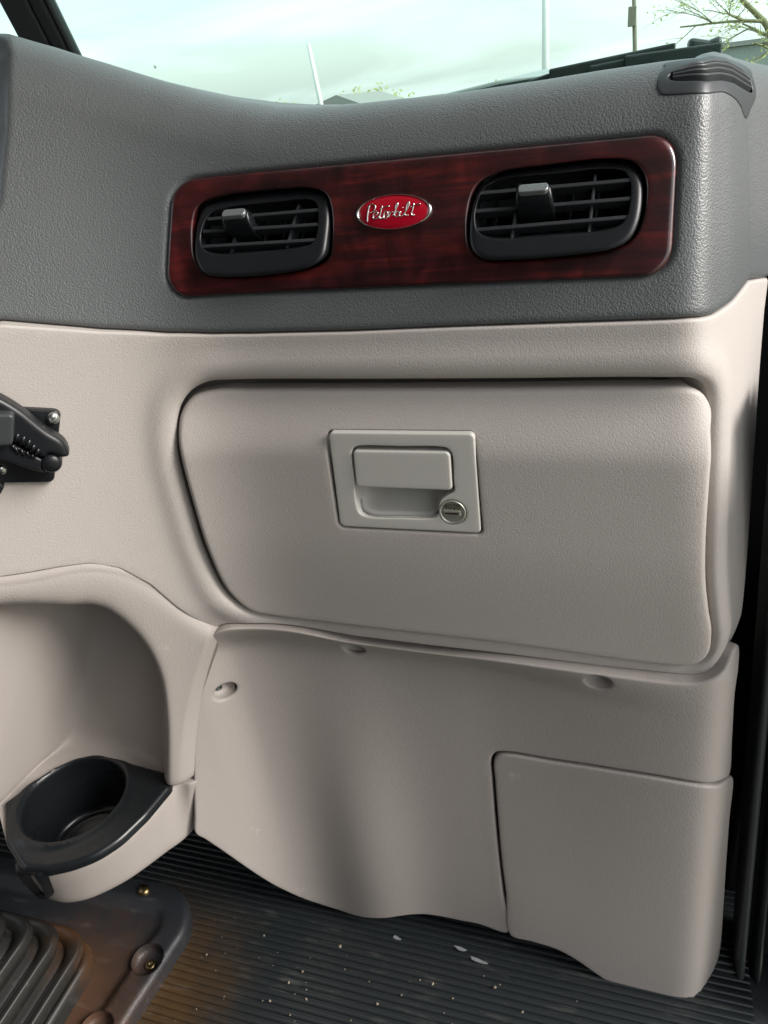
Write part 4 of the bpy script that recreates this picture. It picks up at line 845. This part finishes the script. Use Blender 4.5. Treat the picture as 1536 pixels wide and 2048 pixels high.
strip('weatherstrip', Ls[1], Ls[2], .075, .03, M['rubber'], jm, [(0, 0), (.05, .7), (.25, .98), (.6, 1), (.85, .95), (1, .6), (1, 0)])
strip('seal_channel', Ls[2], Ls[3], .09, .06, M['dark_trim'], jm, [(0, 0), (.5, 1), (1, 1)])
strip('outer_seal', Ls[3], Ls[4], .09, .032, M['rubber'], jm, [(0, 0), (.1, .8), (.4, 1), (.8, .85), (1, 0)])
strip('door_pillar', Ls[4], (Ls[4][0] + .04, Ls[4][1] + .05), .10, .045, M['dark_trim'], jm, [(0, 0), (.1, .5), (1, .6), (1.05, 2.)])
V, Fc = box_v((.50, .30, -.25), (.05, 0, 0), (0, .2, 0), (0, 0, .42)); mesh('cowl_side', V, Fc, M['dark_trim'], jm, False)

# ------------------------------------------------------------------ windshield, posts, wiper, hood
def wy(z): return .42 - .42 * (z - .26)
ws = thing('windshield', (-.45, .42, .22), 'two pane green tinted windshield with black centre post above the dashboard', 'windshield')
pq = a2('post')
def lean(k0, k1, z):
    (x0, za), (x1, zb) = pq[k0], pq[k1]; return x0 + (x1 - x0) * (z - za) / (zb - za)
xl = lambda z: pq[1][0] + 0.0 * z; xr = lambda z: pq[3][0] + 0.0 * z
def pane(xa, xb, name):
    V = [(xa, wy(.20), .20), (xb, wy(.20), .20), (xb, wy(.95), .95), (xa, wy(.95), .95)]; V2 = [(x, y + .006, z) for x, y, z in V]
    return mesh(name, V + V2, [(0, 1, 2, 3), (7, 6, 5, 4), (0, 4, 5, 1), (1, 5, 6, 2), (2, 6, 7, 3), (3, 7, 4, 0)], M['glass'], ws, False)
xL, xR = pq[1][0], pq[3][0]; wd = xR - xL
pane(xR - .004, .42, 'pane'); pane(-1.25, xL + .004, 'pane')
def upright(name, xa, xb, ya, yb, m):
    V = []
    for z in (.16, .97):
        y = wy(z); V += [(xa, y + ya, z), (xb, y + ya, z), (xb, y + yb, z), (xa, y + yb, z)]
    o = mesh(name, V, [(0, 1, 5, 4), (1, 2, 6, 5), (2, 3, 7, 6), (3, 0, 4, 7), (4, 5, 6, 7), (3, 2, 1, 0)], m, ws, False); return bevel(o, .003, 2)
upright('centre_post', xL, xL + wd * .58, -.012, .012, M['dark_trim']); upright('post_gasket', xL + wd * .60, xR - wd * .12, -.008, .012, M['dark_trim']); upright('rubber_lip', xR - wd * .10, xR, -.004, .012, M['rubber'])
upright('edge_post', .42, .50, -.05, .03, M['dark_trim'])
upright('edge_post', -1.35, -1.25, -.05, .03, M['dark_trim'])
wq = a2('wip'); wp = lambda i, dy=0.: np.array((wq[i][0], .52 + dy, wq[i][1]))
wi = thing('wiper', tuple(wp(0)), 'black windshield wiper parked along the bottom of the glass outside', 'wiper')
V = [wp(0), wp(1), wp(2), wp(4), wp(3)]; V = [v + (0, 0, -.02) if k < 2 else v for k, v in enumerate(V)]; W2 = [v + np.array((0, .04, 0)) for v in V]
o = mesh('pivot_cover', V + W2, [(0, 1, 2, 3, 4), (9, 8, 7, 6, 5)] + [(i, 5 + i, 5 + (i + 1) % 5, (i + 1) % 5) for i in range(5)], M['rubber'], wi, False); bevel(o, .006, 3)
mb = MB(); mb.add(*tube_v(spline([wp(10, .0), wp(9, .0) , wp(5), wp(6)], 8), .006, 8)); mb.V = []; mb.F = []
mb.add(*bar(wp(10, -.008), wp(5, -.008), (0, .006, 0), (0, 0, .007))); mb.add(*bar(wp(5, -.008), wp(6, -.008), (0, .003, 0), (0, 0, .003))); bevel(mb.build('wiper_blade', M['rubber'], wi, False), .002)
mb = MB(); mb.add(*bar(wp(7, -.014), wp(8, -.014), (0, .008, 0), (0, 0, .007))); mb.add(*bar(wp(8, -.014), wp(9, -.014), (0, .006, 0), (0, 0, .004))); bevel(mb.build('wiper_arm', M['rubber'], wi, False), .002)
cq = a2('cowl')
V = [(cq[0][0], .60, cq[0][1] - .05), (cq[3][0], .58, cq[0][1] - .06), (cq[3][0], .58, cq[3][1]), (cq[2][0], .60, cq[2][1]), (cq[1][0], .60, cq[1][1]), (cq[0][0], .60, cq[0][1])]
W2 = [(x, y + .5, z + .01) for x, y, z in V]; n = len(V)
hd = mesh('truck_hood', V + W2, [tuple(range(n)), tuple(range(2 * n - 1, n - 1, -1))] + [(i, n + i, n + (i + 1) % n, (i + 1) % n) for i in range(n)], M['hood'], None, False); bevel(hd, .01, 3)
tag(hd, 'grey green truck hood edge seen low through the windshield', 'hood')

# ------------------------------------------------------------------ cab shell round the camera
def slab(name, c, hx_, hy_, hz_, m, label):
    V, Fc = box_v(c, (hx_, 0, 0), (0, hy_, 0), (0, 0, hz_)); return tag(mesh(name, V, Fc, m, None, False), label, None, None, 'structure')
slab('ceiling', (-.43, -.62, 1.00), .95, .78, .03, M['headliner'], 'grey cab headliner')
slab('rear_wall', (-.43, -1.42, .15), .95, .03, .85, M['dark_trim'], 'grey rear wall of the cab')
slab('left_wall', (-1.38, -.55, -.22), .03, .9, .45, M['headliner'], 'lower wall of the cab on the driver side')
slab('left_wall', (-1.38, -1.15, .60), .03, .28, .37, M['headliner'], 'rear upper wall of the cab on the driver side')
slab('right_wall', (.50, -1.27, .15), .03, .15, .85, M['headliner'], 'wall of the cab behind the open passenger door')
slab('firewall', (-.9, .45, -.25), .50, .03, .45, M['dark_trim'], 'dark firewall behind the console')
slab('dash_base', (-.98, .2, -.05), .38, .25, .30, M['dark_trim'], 'dark driver side dash beyond the frame')

st = thing('shading_seat', (.0, -.85, -.64), 'unseen dark grey seat added behind the camera to shade the lower dash', 'seat')  # out of view; added to cut the light reaching the lower dash
def shading_cushion(name, c, hx_, hy_, hz_):
    V, Fc = box_v(c, (hx_, 0, 0), (0, hy_, 0), (0, 0, hz_)); bevel(mesh(name, V, Fc, M['dark_trim'], st), .05, 4)
shading_cushion('shading_seat_cushion', (0, -.86, -.20), .27, .26, .08); shading_cushion('shading_seat_backrest', (0, -1.16, .18), .26, .07, .36); shading_cushion('shading_seat_pedestal', (0, -.88, -.46), .2, .2, .18)

# ------------------------------------------------------------------ outside
V = [(-900, -900, -2.1), (900, -900, -2.1), (900, 900, -2.1), (-900, 900, -2.1)]; tag(mesh('ground', V, [(0, 1, 2, 3)], M['ground'], None, False), 'gravel yard outside the truck', None, None, 'structure')
def pole(k, y, r, m, label, top=None):
    q = a2(k); x0, z0 = q[1]; x1, z1 = q[0]
    z1 = z1 if top is None else top; x1 = x0 + (x1 - x0) * (z1 - z0) / (q[0][1] - z0)
    xb = x0 + (x0 - x1) / (z1 - z0) * (z0 + 2.1)
    return tag(mesh('pole', *tube_v([(xb, y, -2.1), (x0, y, z0), (x1, y, z1)], [r * 1.15, r * 1.05, r * .8], 12), m, None), label, 'pole', 'poles beyond the windshield')
pole('pole1', 40, .12, M['palepole'], 'short leaning pole above the distant grey roof')
pole('pole2', 22, .09, M['palepole'], 'tall pale post beyond the middle of the windshield')
pole('pole3', 30, .07, M['pole'], 'thin utility pole left of the bare tree, with a small box')
q = a2('pole3'); mb = MB(); x_ = q[0][0] * .45 + q[1][0] * .55; mb.add(*box_v((q[1][0] - .15, 29.9, q[1][1] + (q[0][1] - q[1][1]) * .27), (.13, 0, 0), (0, .1, 0), (0, 0, .28))); bevel(mb.build('transformer_box', M['pole'], None, False), .02); tag(bpy.data.objects['transformer_box'], 'small grey box on the thin utility pole', 'utility box')
q = a2('house'); hs = thing('house', (q[1][0], 55, -2.1), 'distant house with low grey gable roof beyond the dashboard', 'house')
x0, x1, zr, ze = q[0][0], q[2][0], q[1][1], q[0][1] - .6; xm = q[1][0]
V = [(x0, 55, ze), (x1, 55, ze), (xm, 55, zr), (x0, 66, ze), (x1, 66, ze), (xm, 66, zr)]; mesh('roof', V, [(0, 1, 2), (5, 4, 3), (0, 2, 5, 3), (2, 1, 4, 5), (0, 3, 4, 1)], M['roof'], hs, False)
V, Fc = box_v(((x0 + x1) / 2, 60.5, (ze - 2.1) / 2), ((x1 - x0) / 2 - .4, 0, 0), (0, 5, 0), (0, 0, (ze + 2.1) / 2 - .01)); mesh('wall', V, Fc, M['siding'], hs, False)
q = a2('bld'); bl = thing('shed', (q[0][0] + 6, 38, -2.1), 'long grey shed beyond the wiper at the right', 'shed')
V, Fc = box_v((q[0][0] + 9, 38, (q[0][1] - 2.1) / 2 - .1), (9, 0, 0), (0, 3, 0), (0, 0, (q[0][1] + 2.1) / 2 - .1)); mesh('wall', V, Fc, M['hood'], bl, False)
V, Fc = box_v((q[0][0] + 9, 38, q[0][1] - .1), (9.2, 0, (q[1][1] - q[0][1]) * .0), (0, 3.2, 0), (0, 0, .08)); mesh('roof', V, Fc, M['roof'], bl, False)
def tree(base, H, label, name, seed, leafn, leafs, spread, droop=.2):
    rnd = random.Random(seed); t = thing(name, base, label, 'tree'); wood = MB(); tips = []
    def grow(p, d, ln, r, lev):
        pts = [p]; rad = [r]; n = 5
        for i in range(n):
            d = d + Vector((rnd.uniform(-1, 1), rnd.uniform(-1, 1), rnd.uniform(-.6, .8) - (droop if lev > 2 else 0))) * .16; d.normalize(); p = p + d * (ln / n); pts.append(p); rad.append(r * (1 - .55 * (i + 1) / n))
        wood.add(*tube_v([tuple(q) for q in pts], rad, 6 if lev < 2 else 4))
        if lev >= 2: tips.extend(pts[2:])
        if lev < 4:
            for k in range(5 if lev else 7):
                f = rnd.uniform(.35, 1.); i = min(n, int(f * n)); a = rnd.uniform(0, 2 * math.pi); s = spread * rnd.uniform(.7, 1.3)
                perp = d.orthogonal().normalized(); perp.rotate(__import__('mathutils').Quaternion(d, a)); nd = (d + perp * s).normalized()
                grow(pts[i], nd, ln * rnd.uniform(.5, .68), rad[i] * .55, lev + 1)
    grow(Vector(base), Vector((0, 0, 1)), H * .42, H * .022, 0)
    wood.build('trunk', M['bark'], t)
    lf = MB()
    for i in range(leafn):
        c = rnd.choice(tips); c = np.array(c) + np.array([rnd.gauss(0, leafs * 1.6) for _ in range(3)])
        a = np.array([rnd.gauss(0, 1) for _ in range(3)]); a /= np.linalg.norm(a); b = np.cross(a, [rnd.gauss(0, 1) for _ in range(3)]); b /= np.linalg.norm(b); s = leafs * rnd.uniform(.6, 1.3)
        lf.add([c - a * s, c + b * s * .45, c + a * s, c - b * s * .45], [(0, 1, 2, 3)])
    lf.build('crown', M['leaf'], t, False); return t
q = a2('treeL'); tree((q[0][0] - 1.2, 9.5, -2.1), 7.5, 'leafy yellow green tree beyond the left windshield pane', 'tree', 3, 2600, .09, .9)
q = a2('treeR'); tree((q[0][0] + 1.6, 21, -2.1), 10., 'budding thin branched tree above the shed at upper right', 'tree', 8, 3000, .045, .8, .35)
q = a2('house'); rnd = random.Random(5); mb = MB()
for i in range(9000):
    x = rnd.uniform(-120, 60); hgt = .2 + .9 * math.sin(x * .13) + 1.1 * math.sin(x * .41 + 1) + rnd.random() * .8; z = -2.1 + (rnd.random() ** .6) * max(1., hgt + 1.6); c = np.array((x, 95 + rnd.uniform(-6, 6), z)); s = rnd.uniform(.12, .32)
    a = np.array([rnd.gauss(0, 1) for _ in range(3)]); a /= np.linalg.norm(a); b = np.cross(a, [rnd.gauss(0, 1) for _ in range(3)]); b /= np.linalg.norm(b); mb.add([c - a * s, c + b * s * .6, c + a * s, c - b * s * .6], [(0, 1, 2, 3)])
tag(mb.build('treeline', M['leaf'], None, False), 'far off line of pale green trees on the horizon', None, None, 'stuff')
